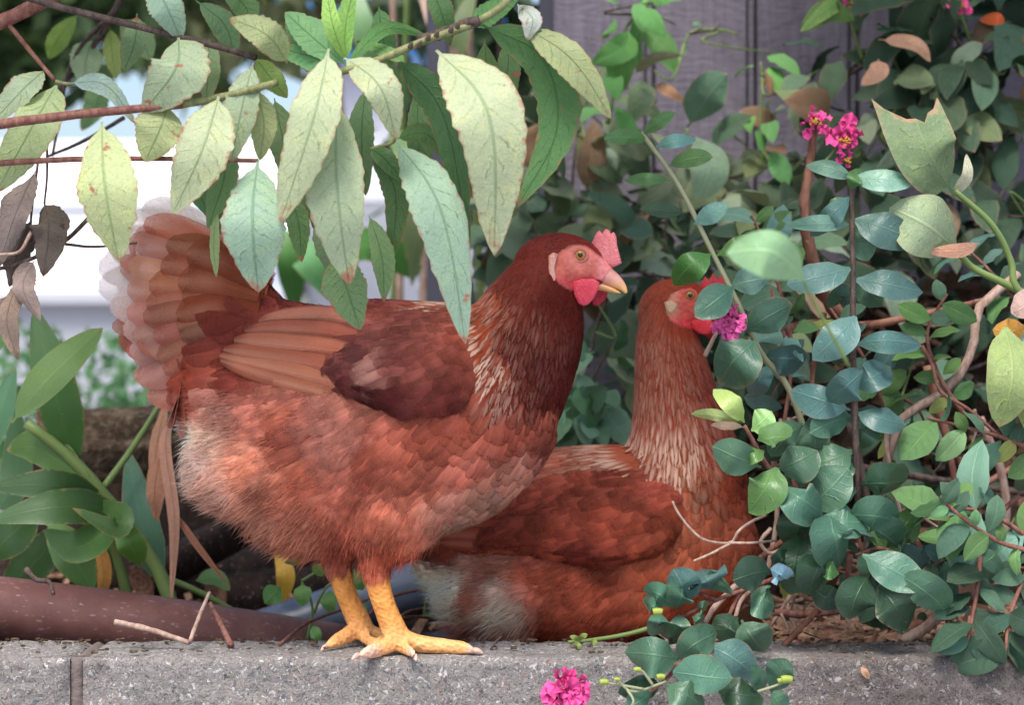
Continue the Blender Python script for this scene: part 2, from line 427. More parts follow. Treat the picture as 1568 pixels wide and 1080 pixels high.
def set_attr(me, name, arr):
    a = me.attributes.new(name, 'FLOAT_COLOR', 'POINT')
    arr = np.asarray(arr, dtype=np.float32)
    if arr.shape[1] == 3: arr = np.hstack([arr, np.ones((len(arr), 1), np.float32)])
    a.data.foreach_set('color', arr.ravel())

def in_poly(x, y, poly):
    inside = False; n = len(poly); j = n - 1
    for i in range(n):
        xi, yi = poly[i]; xj, yj = poly[j]
        if (yi > y) != (yj > y) and x < (xj - xi) * (y - yi) / (yj - yi) + xi: inside = not inside
        j = i
    return inside

def near_edge(x, y, poly):
    best = (1e9, 0, 0); n = len(poly)
    for i in range(n):
        ax, ay = poly[i]; bx, by = poly[(i + 1) % n]; dx, dy = bx - ax, by - ay
        t = max(0, min(1, ((x - ax) * dx + (y - ay) * dy) / (dx * dx + dy * dy)))
        best = min(best, (math.hypot(x - ax - t * dx, y - ay - t * dy), ax + t * dx, ay + t * dy))
    return best[1:]

def poly_dist(x, y, poly):
    best = 1e9; n = len(poly)
    for i in range(n):
        ax, ay = poly[i]; bx, by = poly[(i + 1) % n]
        dx, dy = bx - ax, by - ay
        t = max(0, min(1, ((x - ax) * dx + (y - ay) * dy) / (dx * dx + dy * dy)))
        best = min(best, math.hypot(x - ax - t * dx, y - ay - t * dy))
    return best

GK = ('x', 'y', 'ang', 'L', 'W', 'r', 'g', 'b', 'lace', 'streak', 'tip', 'fluff', 'lift')
class Guides:
    """Plumage map of one bird: at some points of its side view, which way the feathers lie, their size, colour and marking."""
    def __init__(s, rows):
        A = np.array([[r.get(k, 0.0) for k in GK] for r in rows], float)
        s.p = A[:, :2]; ang = np.radians(A[:, 2])
        colr = np.array([[lin(v) for v in row] for row in A[:, 5:8]]); lum = colr @ np.array([.3, .59, .11]); colr = np.clip(colr * np.array([1.0, 0.98, 0.87]), 0.004, 1)
        s.val = np.hstack([np.cos(ang)[:, None], np.sin(ang)[:, None], A[:, 3:5], colr, A[:, 8:]])
        s.zone = [r.get('zone', 'body') for r in rows]
    def at(s, xy):
        d2 = ((xy[:, None, :] - s.p[None]) ** 2).sum(2)
        w = 1.0 / (d2 + 90.0) ** 2.1
        return (w @ s.val) / w.sum(1)[:, None], d2.argmin(1)

def g(x, y, ang, L, W, rgb, lace=0.0, streak=0.0, tip=0.0, fluff=0.0, lift=0.065, zone='body'):
    return dict(x=x, y=y, ang=ang, L=L, W=W, r=rgb[0], g=rgb[1], b=rgb[2], lace=lace, streak=streak, tip=tip, fluff=fluff, lift=lift, zone=zone)

class Hen:
    def __init__(s, name, label, d0, ox, oy):
        s.d0, s.ox, s.oy, s.s = d0, ox, oy, K * d0
        s.root = empty(name, P(ox, oy, d0))
        tag(s.root, label, 'hen', 'hens on and behind the concrete wall')
    def loc(s, px, py, dy=0.0):
        return Vector(((px - s.ox) * s.s, dy * s.s, (s.oy - py) * s.s))
    def px(s, v):
        v = np.asarray(v); return np.stack([s.ox + v[:, 0] / s.s, s.oy - v[:, 2] / s.s], 1)
    # --- one skin over all the lofts
    def loft_geo(s, rings, V, F, seg=24, sub=3):
        q = crom(rings, (len(rings) - 1) * sub); n = len(q); base = len(V)
        for i in range(n):
            t = q[min(i + 1, n - 1)][:2] - q[max(i - 1, 0)][:2]; t = t / (np.linalg.norm(t) + 1e-9)
            pa = np.array([-t[1], t[0]])
            for k in range(seg):
                a = 2 * math.pi * k / seg; ca, sa = math.cos(a), math.sin(a)
                rh, rw = max(q[i][3], 0.5), max(q[i][4], 0.5)
                V.append(s.loc(q[i][0] + pa[0] * rh * ca, q[i][1] + pa[1] * rh * ca, q[i][2] + rw * sa))
        for i in range(n - 1):
            for k in range(seg):
                k2 = (k + 1) % seg
                F.append((base + i * seg + k, base + i * seg + k2, base + (i + 1) * seg + k2, base + (i + 1) * seg + k))
        F.append(tuple(base + k for k in reversed(range(seg)))); F.append(tuple(base + (n - 1) * seg + k for k in range(seg)))
    def ball(s, c, r, V, F, tilt=0):
        base = len(V); nu, nv = 20, 12; ct, st = math.cos(math.radians(tilt)), math.sin(math.radians(tilt))
        for j in range(nv + 1):
            ph = math.pi * j / nv
            for i in range(nu):
                th = 2 * math.pi * i / nu
                x, y, z = r[0] * math.cos(ph), r[2] * math.sin(ph) * math.sin(th), r[1] * math.sin(ph) * math.cos(th)
                V.append(s.loc(c[0] + x * ct - z * st, c[1] + x * st + z * ct, c[2] + y))
        for j in range(nv):
            for i in range(nu):
                i2 = (i + 1) % nu
                F.append((base + j * nu + i, base + (j + 1) * nu + i, base + (j + 1) * nu + i2, base + j * nu + i2))
    def make_body(s, lofts, balls, guides, skin_fn, voxel=0.0026, legs=None):
        V, F = [], []
        for r in lofts: s.loft_geo(r, V, F)
        for c, r, *t in balls: s.ball(c, r, V, F, *(t or [0]))
        for r in (legs or []): s.loft_geo(r, V, F, seg=12, sub=4)
        me = mesh_from('tmp', V, F, None)
        o = link_mesh('tmp', me)
        md = o.modifiers.new('r', 'REMESH'); md.mode = 'VOXEL'; md.voxel_size = voxel
        sm = o.modifiers.new('s', 'SMOOTH'); sm.factor = 0.5; sm.iterations = 3
        dg = bpy.context.evaluated_depsgraph_get(); dg.update()
        me2 = bpy.data.meshes.new_from_object(o.evaluated_get(dg)); me2.name = 'body'
        bpy.data.objects.remove(o); bpy.data.meshes.remove(me)
        nv = len(me2.vertices); co = np.zeros(nv * 3, np.float32); me2.vertices.foreach_get('co', co); co = co.reshape(-1, 3)
        pxy = s.px(co); s.guides = Guides(guides)
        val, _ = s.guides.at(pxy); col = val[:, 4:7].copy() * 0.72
        skin, bare = skin_fn(pxy, co / s.s)            # rgb override and mask 0..1
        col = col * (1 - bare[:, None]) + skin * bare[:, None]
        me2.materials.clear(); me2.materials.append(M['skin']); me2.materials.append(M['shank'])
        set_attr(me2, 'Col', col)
        me2.polygons.foreach_set('use_smooth', [True] * len(me2.polygons))
        if legs:
            cen = np.zeros(len(me2.polygons) * 3, np.float32); me2.polygons.foreach_get('center', cen)
            pc = s.px(cen.reshape(-1, 3)); me2.polygons.foreach_set('material_index', (pc[:, 1] > 855).astype(np.int32))
        s.body = link_mesh('body', me2, s.root)
        s.bvh = BVHTree.FromPolygons([Vector(c) for c in co], [tuple(p.vertices) for p in me2.polygons])
        s.co, s.bare_fn = co, skin_fn
        s.polys = [tuple(p.vertices) for p in me2.polygons]
        return s.body
    def surf(s, px, py, side=-1, bvh=None):
        p = s.loc(px, py, side * 400)
        h = (bvh or s.bvh).ray_cast(p, Vector((0, -side, 0)))
        return h[0].y if h[0] is not None else None
    # --- feathers that lie on a surface
    def sample(s, co, polys, n):
        tri = np.array([(p[0], p[i], p[i + 1]) for p in polys for i in range(1, len(p) - 1)])
        a, b, c = co[tri[:, 0]], co[tri[:, 1]], co[tri[:, 2]]
        ar = np.linalg.norm(np.cross(b - a, c - a), axis=1); idx = RNG.choice(len(tri), n, p=ar / ar.sum())
        u, v = RNG.random(n), RNG.random(n); f = u + v > 1; u[f], v[f] = 1 - u[f], 1 - v[f]
        nor = np.cross(b - a, c - a)[idx]; nor /= np.linalg.norm(nor, axis=1)[:, None] + 1e-12
        return a[idx] + (b - a)[idx] * u[:, None] + (c - a)[idx] * v[:, None], nor
    def plumage(s, co, polys, bvh, guides, n, spacing, mask_fn, out, near_only=False):
        pts, nor = s.sample(co, polys, n); pxy = s.px(pts); val, zi = guides.at(pxy)
        keep = mask_fn(pxy, pts / s.s)
        grid = {}; cell = 16 * s.s; hk = {k for k, z in enumerate(guides.zone) if z == 'hackle'}
        rows_b = ((0.0, 0.32, 0.62, 0.84, 0.95, 1.0), (0.5, 0.92, 1.0, 0.84, 0.55, 0.22), (-1, -0.6, 0, 0.6, 1)); rows_h = ((0.0, 0.35, 0.7, 0.9, 1.0), (0.5, 0.95, 0.9, 0.5, 0.08), (-1, 0, 1))
        for i in range(n):
            if not keep[i]: continue
            p = Vector(pts[i]); v = val[i]; W = v[3] * s.s
            r = W * spacing; key = (int(p.x // cell), int(p.y // cell), int(p.z // cell)); ok = True
            for dx in (-1, 0, 1):
                for dy in (-1, 0, 1):
                    for dz in (-1, 0, 1):
                        for q in grid.get((key[0] + dx, key[1] + dy, key[2] + dz), ()):
                            if (q - p).length_squared < r * r: ok = False; break
                        if not ok: break
                    if not ok: break
                if not ok: break
            if not ok: continue
            grid.setdefault(key, []).append(p)
            L = v[2] * s.s * random.uniform(0.8, 1.3); W *= random.uniform(0.8, 1.25)
            nn = Vector(nor[i]); d = Vector((v[0], 0, v[1])) + rdir(0.07 if zi[i] in hk else 0.13)
            d = d - nn * d.dot(nn)
            if d.length < 0.15: d = Vector((-0.3, 0, -1)) - nn * (Vector((-0.3, 0, -1)).dot(nn))
            d.normalize()
            zone = guides.zone[zi[i]]; o = out.setdefault(zone, dict(V=[], F=[], U=[], C=[], Q=[]))
            base = len(o['V']); kcol = random.uniform(0.88, 1.14) * ((1 + 0.62 * noise.noise(p * 30) + 0.22 * noise.noise(p * 75)) if zone == 'body' else 1.0); warm = random.uniform(-0.05, 0.05)
            cc = (v[4] * kcol * (1 + warm), v[5] * kcol, v[6] * kcol * (1 - warm))
            rnd = random.random(); qq = (v[7] * random.uniform(0.6, 1.2), min(1, v[8] * random.uniform(0.3, 1.5)), min(1, v[9] * random.uniform(0.6, 1.2)), (min(1.0, 0.5 + v[10] * 1.4) if zone == 'body' else 0.3 if zone == 'rump' else 0.22))
            prev_t = 0; pos = p; lift = v[11] * random.uniform(0.7, 1.3)
            rt, rw_, cu = rows_h if zone == 'hackle' else rows_b
            for t, w in zip(rt, rw_):
                pos = pos + d * (L * (t - prev_t)); prev_t = t
                hit = bvh.find_nearest(pos) if not (zone == 'rump' and t > 0.4) else (None,)
                if hit[0] is not None:
                    loc, n2 = hit[0], hit[1]
                    if n2.dot(nn) < 0: n2 = nn
                    over = (pos - loc).length
                    pos2 = loc if over < 0.5 * W else loc + (pos - loc) * 0.6
                    nn = (nn * 0.4 + n2 * 0.6).normalized(); d = (d - nn * d.dot(nn)).normalized(); pos = pos2
                sd = d.cross(nn).normalized()
                c = pos + nn * (0.0004 + W * (0.02 + lift * t))
                hwid = W * 0.5 * w
                for u in cu:
                    o['V'].append(c + sd * (u * hwid) - nn * (u * u * hwid * 0.22)); o['U'].append((0.5 + 0.5 * u, t)); o['C'].append(cc); o['Q'].append(qq)
            nc = len(cu)
            for a in range(len(rt) - 1):
                for b in range(nc - 1):
                    k = base + a * nc + b; o['F'].append((k, k + 1, k + nc + 1, k + nc))
    def emit(s, name, o, parent=None, kind='stuff'):
        me = mesh_from(name, o['V'], o['F'], M['feather'], o['U'])
        set_attr(me, 'Col', o['C']); set_attr(me, 'Par', o['Q'])
        ob = link_mesh(name, me, parent or s.root)
        if kind: ob['kind'] = kind
        return ob
    # --- soft down that stands off the body
    def down(s, guides, n, mask_fn, name='down'):
        pts, nor = s.sample(s.co, s.polys, n); pxy = s.px(pts); val, _ = guides.at(pxy); keep = mask_fn(pxy, pts / s.s)
        V, F, Cc = [], [], []
        for i in range(n):
            v = val[i]
            if not keep[i] or random.random() > max(0.0, v[10] * 1.25 - 0.3): continue
            nn = Vector(nor[i]); d = Vector((v[0], 0, v[1])); d = d - nn * d.dot(nn)
            if d.length < 0.1: d = Vector((-0.4, 0, -1)) - nn * Vector((-0.4, 0, -1)).dot(nn)
            clump = Vector((noise.noise(Vector(pts[i]) * 70), noise.noise(Vector(pts[i]) * 70 + Vector((9, 0, 0))), noise.noise(Vector(pts[i]) * 70 + Vector((0, 9, 0)))))
            d = (d.normalized() + nn * random.uniform(0.18, 0.55) + clump * 0.55 + rdir(0.10)).normalized()
            L = s.s * random.uniform(18, 40) * (0.6 + 0.4 * v[10]); w = 0.00030 * random.uniform(0.7, 1.4)
            sd = d.cross(nn + rdir(0.5)).normalized() * w
            p0 = Vector(pts[i]) + nn * 0.0015; p1 = p0 + d * (L * 0.55); p2 = p1 + (d + Vector((0, 0, -0.35)) - nn * 0.2).normalized() * (L * 0.45)
            b = len(V); V += [p0 - sd, p0 + sd, p1 - sd * 0.8, p1 + sd * 0.8, p2]
            F += [(b, b + 1, b + 3, b + 2), (b + 2, b + 3, b + 4)]
            k = random.uniform(0.8, 1.2) * (1 + 0.45 * noise.noise(Vector(pts[i]) * 30)); c = np.array(v[4:7]) * k; tipc = np.minimum(c * 1.25 + 0.02, 0.85)
            c = np.minimum(c, 0.88); Cc += [c * 0.92, c * 0.92, np.minimum(c * 1.08, .9), np.minimum(c * 1.08, .9), tipc]
        me = mesh_from(name, V, F, M['down']); set_attr(me, 'Col', np.array(Cc))
        ob = link_mesh(name, me, s.root); ob['kind'] = 'stuff'
        return ob
    # --- a folded wing lying on the flank
    def wing(s, poly, guides, th, side, flight, nsample):
        x0, x1 = min(p[0] for p in poly), max(p[0] for p in poly); y0, y1 = min(p[1] for p in poly), max(p[1] for p in poly)
        st = 8; idx = {}; V, F = [], []
        nx, ny = int((x1 - x0) / st) + 3, int((y1 - y0) / st) + 3
        for j in range(ny):
            for i in range(nx):
                x, y = x0 - st + i * st, y0 - st + j * st
                ins = in_poly(x, y, poly); d = poly_dist(x, y, poly)
                if not ins and d > st * 1.2: continue
                sy = s.surf(x, y, side)
                if sy is None: continue
                lo = max(0, min(1, (y - y0) / (y1 - y0)))
                wide = 86 - 74 * max(0.0, min(1.0, (near_edge(x, y, poly)[1] - (y0 + 0.45 * (y1 - y0))) / (0.35 * (y1 - y0))))
                f = 0.0 if not ins else min(1.0, d / wide); f = f * f * (3 - 2 * f)
                idx[(i, j)] = len(V); q = s.loc(x, y, 0); V.append(Vector((q.x, sy + side * ((th * f - 3) * s.s), q.z)))
        for (i, j), a in list(idx.items()):
            if (i + 1, j) in idx and (i, j + 1) in idx and (i + 1, j + 1) in idx:
                f = (a, idx[(i + 1, j)], idx[(i + 1, j + 1)], idx[(i, j + 1)])
                F.append(f if side > 0 else f[::-1])
        me = mesh_from('wing', V, F, M['skin']); co = np.array([tuple(v) for v in V])
        # normals must look outward
        if sum((me.polygons[k].normal.y) for k in range(len(me.polygons))) * side < 0: F = [f[::-1] for f in F]; me = mesh_from('wing', V, F, M['skin'])
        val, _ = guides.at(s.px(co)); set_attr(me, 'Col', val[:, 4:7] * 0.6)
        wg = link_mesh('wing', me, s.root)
        bvh = BVHTree.FromPolygons(V, F); out = {}
        s.plumage(co, F, bvh, guides, nsample, 0.42, lambda q, c: np.array([in_poly(a[0], a[1], poly) and poly_dist(a[0], a[1], poly) > 6 for a in q]), out)
        for z, o in out.items(): s.emit('wing_coverts', o, wg)
        nb = len(s.co); allV = [Vector(c) for c in s.co] + V; both = BVHTree.FromPolygons(allV, s.polys + [tuple(nb + k for k in f) for f in F])
        for k, fl in enumerate(flight):
            s.quill('flight_feather', fl['pts'], fl['w'], fl['col'], wg, both, side, fl.get('off', 4), fl.get('tip', 0), fl.get('lace', 0.4) + 0.45, cup=0.34)
        return wg
    def quill(s, name, pts, w, rgb, parent, bvh=None, side=-1, off=4, tip=0.0, lace=0.3, dy=None, n=12, soft=0.15, cup=0.16):
        q0 = crom([(p[0], p[1]) for p in pts], 60); tt = [math.sin(i / n * math.pi / 2) ** 0.9 for i in range(n + 1)]
        q = [q0[min(60, int(round(t * 60)))] for t in tt]; ys = []
        if bvh is not None:
            for a in q:
                k_ = min(1.0, len(ys) / n / 0.5); y = s.surf(a[0], a[1], side, bvh); ys.append(None if y is None else y + side * (-4 + (off + 4) * k_) * s.s)
            good = [y for y in ys if y is not None] or [side * 60 * s.s]
            y_first = next((y for y in ys if y is not None), good[0]); y_last = next((y for y in reversed(ys) if y is not None), good[-1])
            full = []
            for i, y in enumerate(ys):
                l = y_first + (y_last - y_first) * i / n
                full.append(l if y is None else (min(l, y) if side < 0 else max(l, y)))
            ys = [sum(full[max(0, i - 1):i + 2]) / len(full[max(0, i - 1):i + 2]) for i in range(n + 1)]
        else:
            ys = list(np.interp(tt, np.linspace(0, 1, len(dy)), np.array(dy) * s.s))
        C3 = [Vector((s.loc(a[0], a[1]).x, ys[i], s.loc(a[0], a[1]).z)) for i, a in enumerate(q)]
        V, F, U = [], [], []
        for i in range(n + 1):
            t = tt[i]; tg = (C3[min(i + 1, n)] - C3[max(i - 1, 0)]).normalized()
            sd = tg.cross(Vector((0, -side, 0))).normalized(); nr = Vector((0, side, 0))
            hw = 0.5 * w * s.s * min(1.0, 0.55 + 1.4 * t) * (1.0 if t < 0.7 else max(0.06, math.sqrt(max(0, 1 - ((t - 0.7) / 0.3) ** 2))))
            for u in (-1, -0.5, 0, 0.5, 1):
                V.append(C3[i] + sd * (u * hw) - nr * (cup * hw * u * u)); U.append((0.5 + 0.5 * u, t))
        for i in range(n):
            for j in range(4):
                a = i * 5 + j; F.append((a, a + 1, a + 6, a + 5))
        o = V[0].copy(); me = mesh_from(name, [v - o for v in V], F, M['feather'], U)
        c = np.array([lin(x) for x in rgb]) * np.array([1.0, 0.98, 0.9]) * random.uniform(0.93, 1.07)
        set_attr(me, 'Col', np.tile(c, (len(V), 1))); set_attr(me, 'Par', np.tile(np.array([lace, 0.12, tip, soft]), (len(V), 1)))
        return link_mesh(name, me, parent, o)
    # --- head pieces
    def pillow(s, name, outline, center, th, mat, rgb, slope=0.0, dy0=0.0, rgb2=None, parent=None):
        """Fleshy lobe: an outline in the side view, given thickness; slope is depth per pixel along x."""
        n = len(outline); V, F, Cc = [], [], []; cx, cy = center
        def pos(x, y, o): return s.loc(x, y, dy0 + slope * (x - cx) + o)
        rings = [(1.0, 0.0), (0.93, 0.6), (0.7, 0.95), (0.35, 1.0)]
        for sgn in (-1, 1):
            for k, (sc, o) in enumerate(rings):
                if sgn == 1 and k == 0: continue
                for (x, y) in outline:
                    V.append(pos(cx + (x - cx) * sc, cy + (y - cy) * sc, sgn * o * th)); f = (sc) ** 1.5
                    a, b = np.array([lin(v) for v in rgb]), np.array([lin(v) for v in (rgb2 or rgb)]); Cc.append(a * (1 - f) + b * f)
        V += [pos(cx, cy, -th), pos(cx, cy, th)]; Cc += [np.array([lin(v) for v in rgb])] * 2
        def ring(k, sgn):
            if k == 0: return 0
            return (k * n) if sgn < 0 else (4 * n + (k - 1) * n)
        for sgn in (-1, 1):
            for k in range(3):
                a, b = ring(k, sgn), ring(k + 1, sgn)
                for i in range(n):
                    i2 = (i + 1) % n; f = (a + i, a + i2, b + i2, b + i); F.append(f if sgn < 0 else f[::-1])
            b = ring(3, sgn); c = 7 * n + (0 if sgn < 0 else 1)
            for i in range(n):
                f = (b + i, b + (i + 1) % n, c); F.append(f if sgn < 0 else f[::-1])
        me = mesh_from(name, V, F, M[mat]); set_attr(me, 'Col', np.array(Cc))
        return link_mesh(name, me, parent or s.root)
    def loft_part(s, name, lofts, mat, col_fn, parent=None):
        V, F = [], []
        for r in lofts: s.loft_geo(r, V, F, seg=14, sub=4)
        me = mesh_from(name, V, F, M[mat]); set_attr(me, 'Col', np.array([col_fn(a) for a in s.px([tuple(v) for v in V])]))
        return link_mesh(name, me, parent or s.root)
    def eye(s, px, py, r, side=-1, lid=(206, 120, 110)):
        y = s.surf(px, py, side)
        if y is None: return
        c = s.loc(px, py); c.y = y - side * r * 0.35 * s.s; R = r * s.s
        def sph(name, cc, R, mat, par, squash=1.0):
            bm = bmesh.new(); bmesh.ops.create_uvsphere(bm, u_segments=20, v_segments=12, radius=R)
            for v in bm.verts: v.co.y *= squash
            me = bpy.data.meshes.new(name); bm.to_mesh(me); bm.free(); me.materials.append(mat)
            me.polygons.foreach_set('use_smooth', [True] * len(me.polygons)); return link_mesh(name, me, par, cc)
        e = sph('eye', c, R, M['iris'], s.root)
        sph('pupil', Vector((0, side * R * 0.66, 0)), R * 0.52, M['pupil'], e, 0.75)
        V, F = [], []; n = 24
        for k in range(n):
            a = 2 * math.pi * k / n; rr = R * 1.12
            for m in range(6):
                b = 2 * math.pi * m / 6
                V.append(Vector(((rr + R * 0.24 * math.cos(b)) * math.cos(a), side * R * 0.42 + R * 0.24 * math.sin(b), (rr * 0.92 + R * 0.24 * math.cos(b)) * math.sin(a))))
        for k in range(n):
            for m in range(6):
                F.append((k * 6 + m, ((k + 1) % n) * 6 + m, ((k + 1) % n) * 6 + (m + 1) % 6, k * 6 + (m + 1) % 6))
        me = mesh_from('eyelid', V, F, M['skin']); set_attr(me, 'Col', np.tile(np.array([lin(x) for x in lid]), (len(V), 1)))
        link_mesh('eyelid', me, e)

def blend(mask, a, b): return a * (1 - mask[:, None]) + b * mask[:, None]
def sstep(x, lo, hi):
    t = np.clip((x - lo) / (hi - lo), 0, 1); return t * t * (3 - 2 * t)
L3 = lambda r, g_, b: np.array([lin(r), lin(g_), lin(b)])

def soften(rows):
    for r in rows: r['fluff'] = 0.16; r['L'] *= 1.15
    return Guides(rows)

def standing_hen():
    h = Hen('hen', 'brown-red hen standing on the concrete wall, head up and tail raised', 2.0, 600, 995)
    lofts = [
        [(285, 560, 0, 70, 20), (330, 570, 0, 118, 46), (400, 600, 0, 150, 86), (470, 635, 0, 176, 112), (540, 648, 0, 188, 120), (620, 645, 0, 186, 120),
         (700, 632, 0, 172, 112), (760, 622, -2, 150, 100), (810, 618, -4, 112, 80), (846, 615, -6, 62, 46)],
        [(720, 640, 0, 120, 96), (765, 575, -2, 112, 90), (800, 520, -4, 94, 76), (820, 470, -5, 78, 62), (836, 430, -6, 58, 50), (850, 405, -6, 42, 42)],
        [(792, 424, -6, 12, 12), (814, 408, -6, 34, 34), (842, 402, -7, 44, 42), (872, 404, -10, 43, 37), (898, 410, -15, 35, 28), (918, 418, -21, 24, 19), (932, 424, -26, 15, 12)],
        [(430, 540, 0, 50, 50), (385, 515, 0, 78, 46), (335, 490, 0, 92, 34), (270, 468, 0, 84, 12), (230, 460, 0, 70, 4)],
    ]
    balls = [((398, 705, 0), (112, 92, 84), -8), ((600, 762, -38), (88, 98, 62)), ((470, 775, 20), (112, 80, 78), 14), ((520, 770, 45), (80, 92, 55)),
             ((690, 700, 0), (115, 105, 95), -25)]
    legs = [
        [(588, 815, -42, 30, 28), (578, 860, -42, 23, 22), (583, 895, -42, 19, 18), (594, 930, -42, 18, 17), (606, 960, -42, 20, 19), (613, 977, -42, 20, 20)],
        [(612, 973, -42, 17, 17), (645, 980, -46, 14, 14), (685, 983, -52, 12, 12), (712, 985, -56, 10, 10), (730, 990, -58, 4, 4)],
        [(610, 975, -42, 15, 15), (592, 982, -66, 13, 13), (573, 985, -90, 11, 11), (556, 989, -108, 4, 4)],
        [(614, 980, -42, 13, 13), (626, 984, -70, 11, 11), (636, 987, -95, 8, 8), (640, 990, -108, 4, 4)],
        [(606, 972, -38, 12, 12), (588, 978, -18, 9, 9), (574, 985, -2, 6, 6)],
        [(520, 815, 40, 30, 28), (512, 858, 40, 22, 21), (520, 895, 40, 18, 17), (531, 925, 40, 17, 17), (544, 953, 40, 19, 18), (552, 971, 40, 19, 19)],
        [(551, 969, 40, 16, 15), (530, 976, 14, 13, 13), (514, 982, -6, 11, 11), (500, 988, -18, 4, 4)],
        [(552, 974, 40, 14, 13), (562, 981, 10, 11, 11), (572, 985, -16, 9, 9), (578, 990, -30, 4, 4)],
        [(552, 974, 40, 13, 13), (590, 981, 42, 11, 11), (630, 985, 44, 9, 9), (655, 989, 45, 4, 4)],
        [(545, 966, 44, 12, 11), (528, 975, 62, 9, 9), (515, 984, 74, 5, 5)],
    ]
    gd = [
        g(850, 362, 200, 15, 7, (112, 48, 44), zone='hackle'), g(900, 368, 150, 14, 5, (120, 46, 40), lift=.2, zone='hackle'), g(912, 388, 120, 14, 4.5, (128, 50, 46), lift=.25, zone='hackle'), g(810, 385, 222, 24, 9, (116, 48, 42), zone='hackle'),
        g(845, 450, 262, 24, 9, (82, 28, 24), zone='hackle'), g(820, 480, 255, 46, 13, (88, 32, 25), streak=.1, lift=.16, zone='hackle'), g(860, 510, 260, 44, 14, (78, 27, 22), streak=.05, lift=.16, zone='hackle'), g(885, 478, 268, 22, 9, (86, 30, 24), zone='hackle'),
        g(800, 430, 240, 38, 11, (96, 34, 26), streak=0.03, zone='hackle'), g(765, 455, 225, 50, 12, (140, 62, 42), streak=0.35, zone='hackle'),
        g(700, 458, 188, 56, 12, (170, 92, 70), streak=1.0, zone='hackle'), g(715, 490, 212, 60, 13, (166, 80, 56), streak=1.0, zone='hackle'), g(738, 510, 224, 60, 14, (160, 72, 46), streak=0.9, zone='hackle'),
        g(752, 550, 236, 60, 14, (150, 62, 38), streak=0.85, zone='hackle'), g(790, 500, 248, 50, 13, (92, 32, 24), streak=0.1, zone='hackle'),
        g(830, 530, 255, 48, 15, (78, 27, 22), streak=.04, lift=.16, zone='hackle'), g(820, 570, 254, 48, 16, (84, 30, 24), streak=.08, lift=.16, zone='hackle'), g(780, 585, 250, 52, 15, (116, 42, 28), streak=0.3, zone='hackle'),
        g(885, 530, 262, 38, 14, (82, 29, 24), zone='hackle'), g(850, 585, 255, 40, 18, (84, 32, 28), lace=0.5), g(890, 575, 258, 36, 16, (98, 42, 36), lace=0.4),
        g(800, 640, 250, 40, 30, (160, 80, 66), lace=0.85), g(850, 640, 250, 38, 29, (142, 74, 62), lace=0.85), g(800, 700, 244, 42, 32, (196, 130, 114), lace=0.9),
        g(770, 750, 236, 46, 32, (182, 134, 118), lace=1.0), g(720, 795, 222, 52, 28, (160, 122, 108), lace=0.6, fluff=0.2), g(740, 690, 236, 42, 34, (172, 96, 82), lace=0.65),
        g(730, 620, 235, 40, 33, (174, 90, 72), lace=0.5), g(690, 650, 225, 44, 36, (168, 86, 70), lace=0.4), g(660, 720, 228, 46, 38, (178, 98, 80), lace=0.25, fluff=0.2),
        g(600, 690, 214, 56, 46, (172, 92, 76), lace=0.1, fluff=0.3), g(540, 660, 205, 56, 46, (188, 122, 110), fluff=0.35), g(640, 790, 240, 46, 36, (192, 112, 92), fluff=0.4), g(690, 770, 232, 46, 34, (196, 132, 116), fluff=0.3),
        g(600, 845, 262, 26, 18, (186, 100, 78), fluff=0.8), g(560, 790, 240, 46, 36, (186, 106, 88), fluff=0.45), g(500, 720, 212, 56, 46, (180, 102, 84), fluff=0.38),
        g(470, 660, 200, 56, 46, (172, 92, 76), fluff=0.35), g(420, 640, 192, 54, 42, (194, 118, 102), fluff=0.4), g(400, 700, 200, 48, 38, (212, 138, 114), fluff=0.48),
        g(320, 690, 186, 36, 28, (226, 194, 186), fluff=1.0), g(290, 670, 180, 34, 26, (246, 226, 218), fluff=1.0), g(275, 700, 188, 34, 26, (246, 226, 218), fluff=1.0), g(300, 720, 196, 34, 26, (230, 200, 192), fluff=1.0), g(335, 665, 184, 34, 26, (236, 200, 186), fluff=1.0), g(330, 740, 205, 36, 26, (212, 168, 156), fluff=1.0),
        g(350, 640, 186, 38, 28, (206, 150, 138), fluff=0.9), g(300, 625, 180, 36, 28, (186, 112, 98), fluff=0.8), g(400, 790, 222, 36, 26, (208, 152, 134), fluff=1.0), g(470, 820, 235, 34, 24, (196, 132, 112), fluff=1.0),
        g(430, 755, 214, 38, 28, (196, 126, 106), fluff=0.7), g(530, 830, 250, 34, 24, (182, 104, 86), fluff=0.8),
        g(620, 462, 186, 44, 32, (132, 66, 60), lace=0.2), g(550, 462, 182, 46, 34, (128, 60, 56), lace=0.2), g(470, 455, 172, 46, 34, (136, 64, 60), lace=0.25),
        g(420, 440, 165, 46, 34, (132, 60, 54), lace=0.25), g(400, 500, 172, 70, 44, (106, 46, 40), zone='rump'), g(340, 420, 158, 76, 40, (150, 70, 52), zone='rump'), g(350, 500, 176, 80, 46, (110, 46, 38), zone='rump'),
        g(290, 440, 166, 84, 44, (166, 84, 60), zone='rump'), g(290, 520, 182, 80, 44, (158, 78, 60), tip=0.05, zone='rump'), g(330, 570, 186, 74, 42, (150, 70, 56), fluff=0.1, zone='rump'), g(270, 585, 188, 64, 38, (176, 96, 78), tip=0.15, fluff=0.2, zone='rump'),
        g(280, 620, 186, 50, 30, (182, 104, 88), fluff=0.5), g(400, 570, 186, 60, 42, (126, 56, 48), fluff=0.1), g(245, 470, 178, 80, 42, (186, 106, 80), tip=0.3, zone='rump'), g(260, 400, 158, 80, 40, (184, 102, 76), tip=0.3, zone='rump'),
    ]
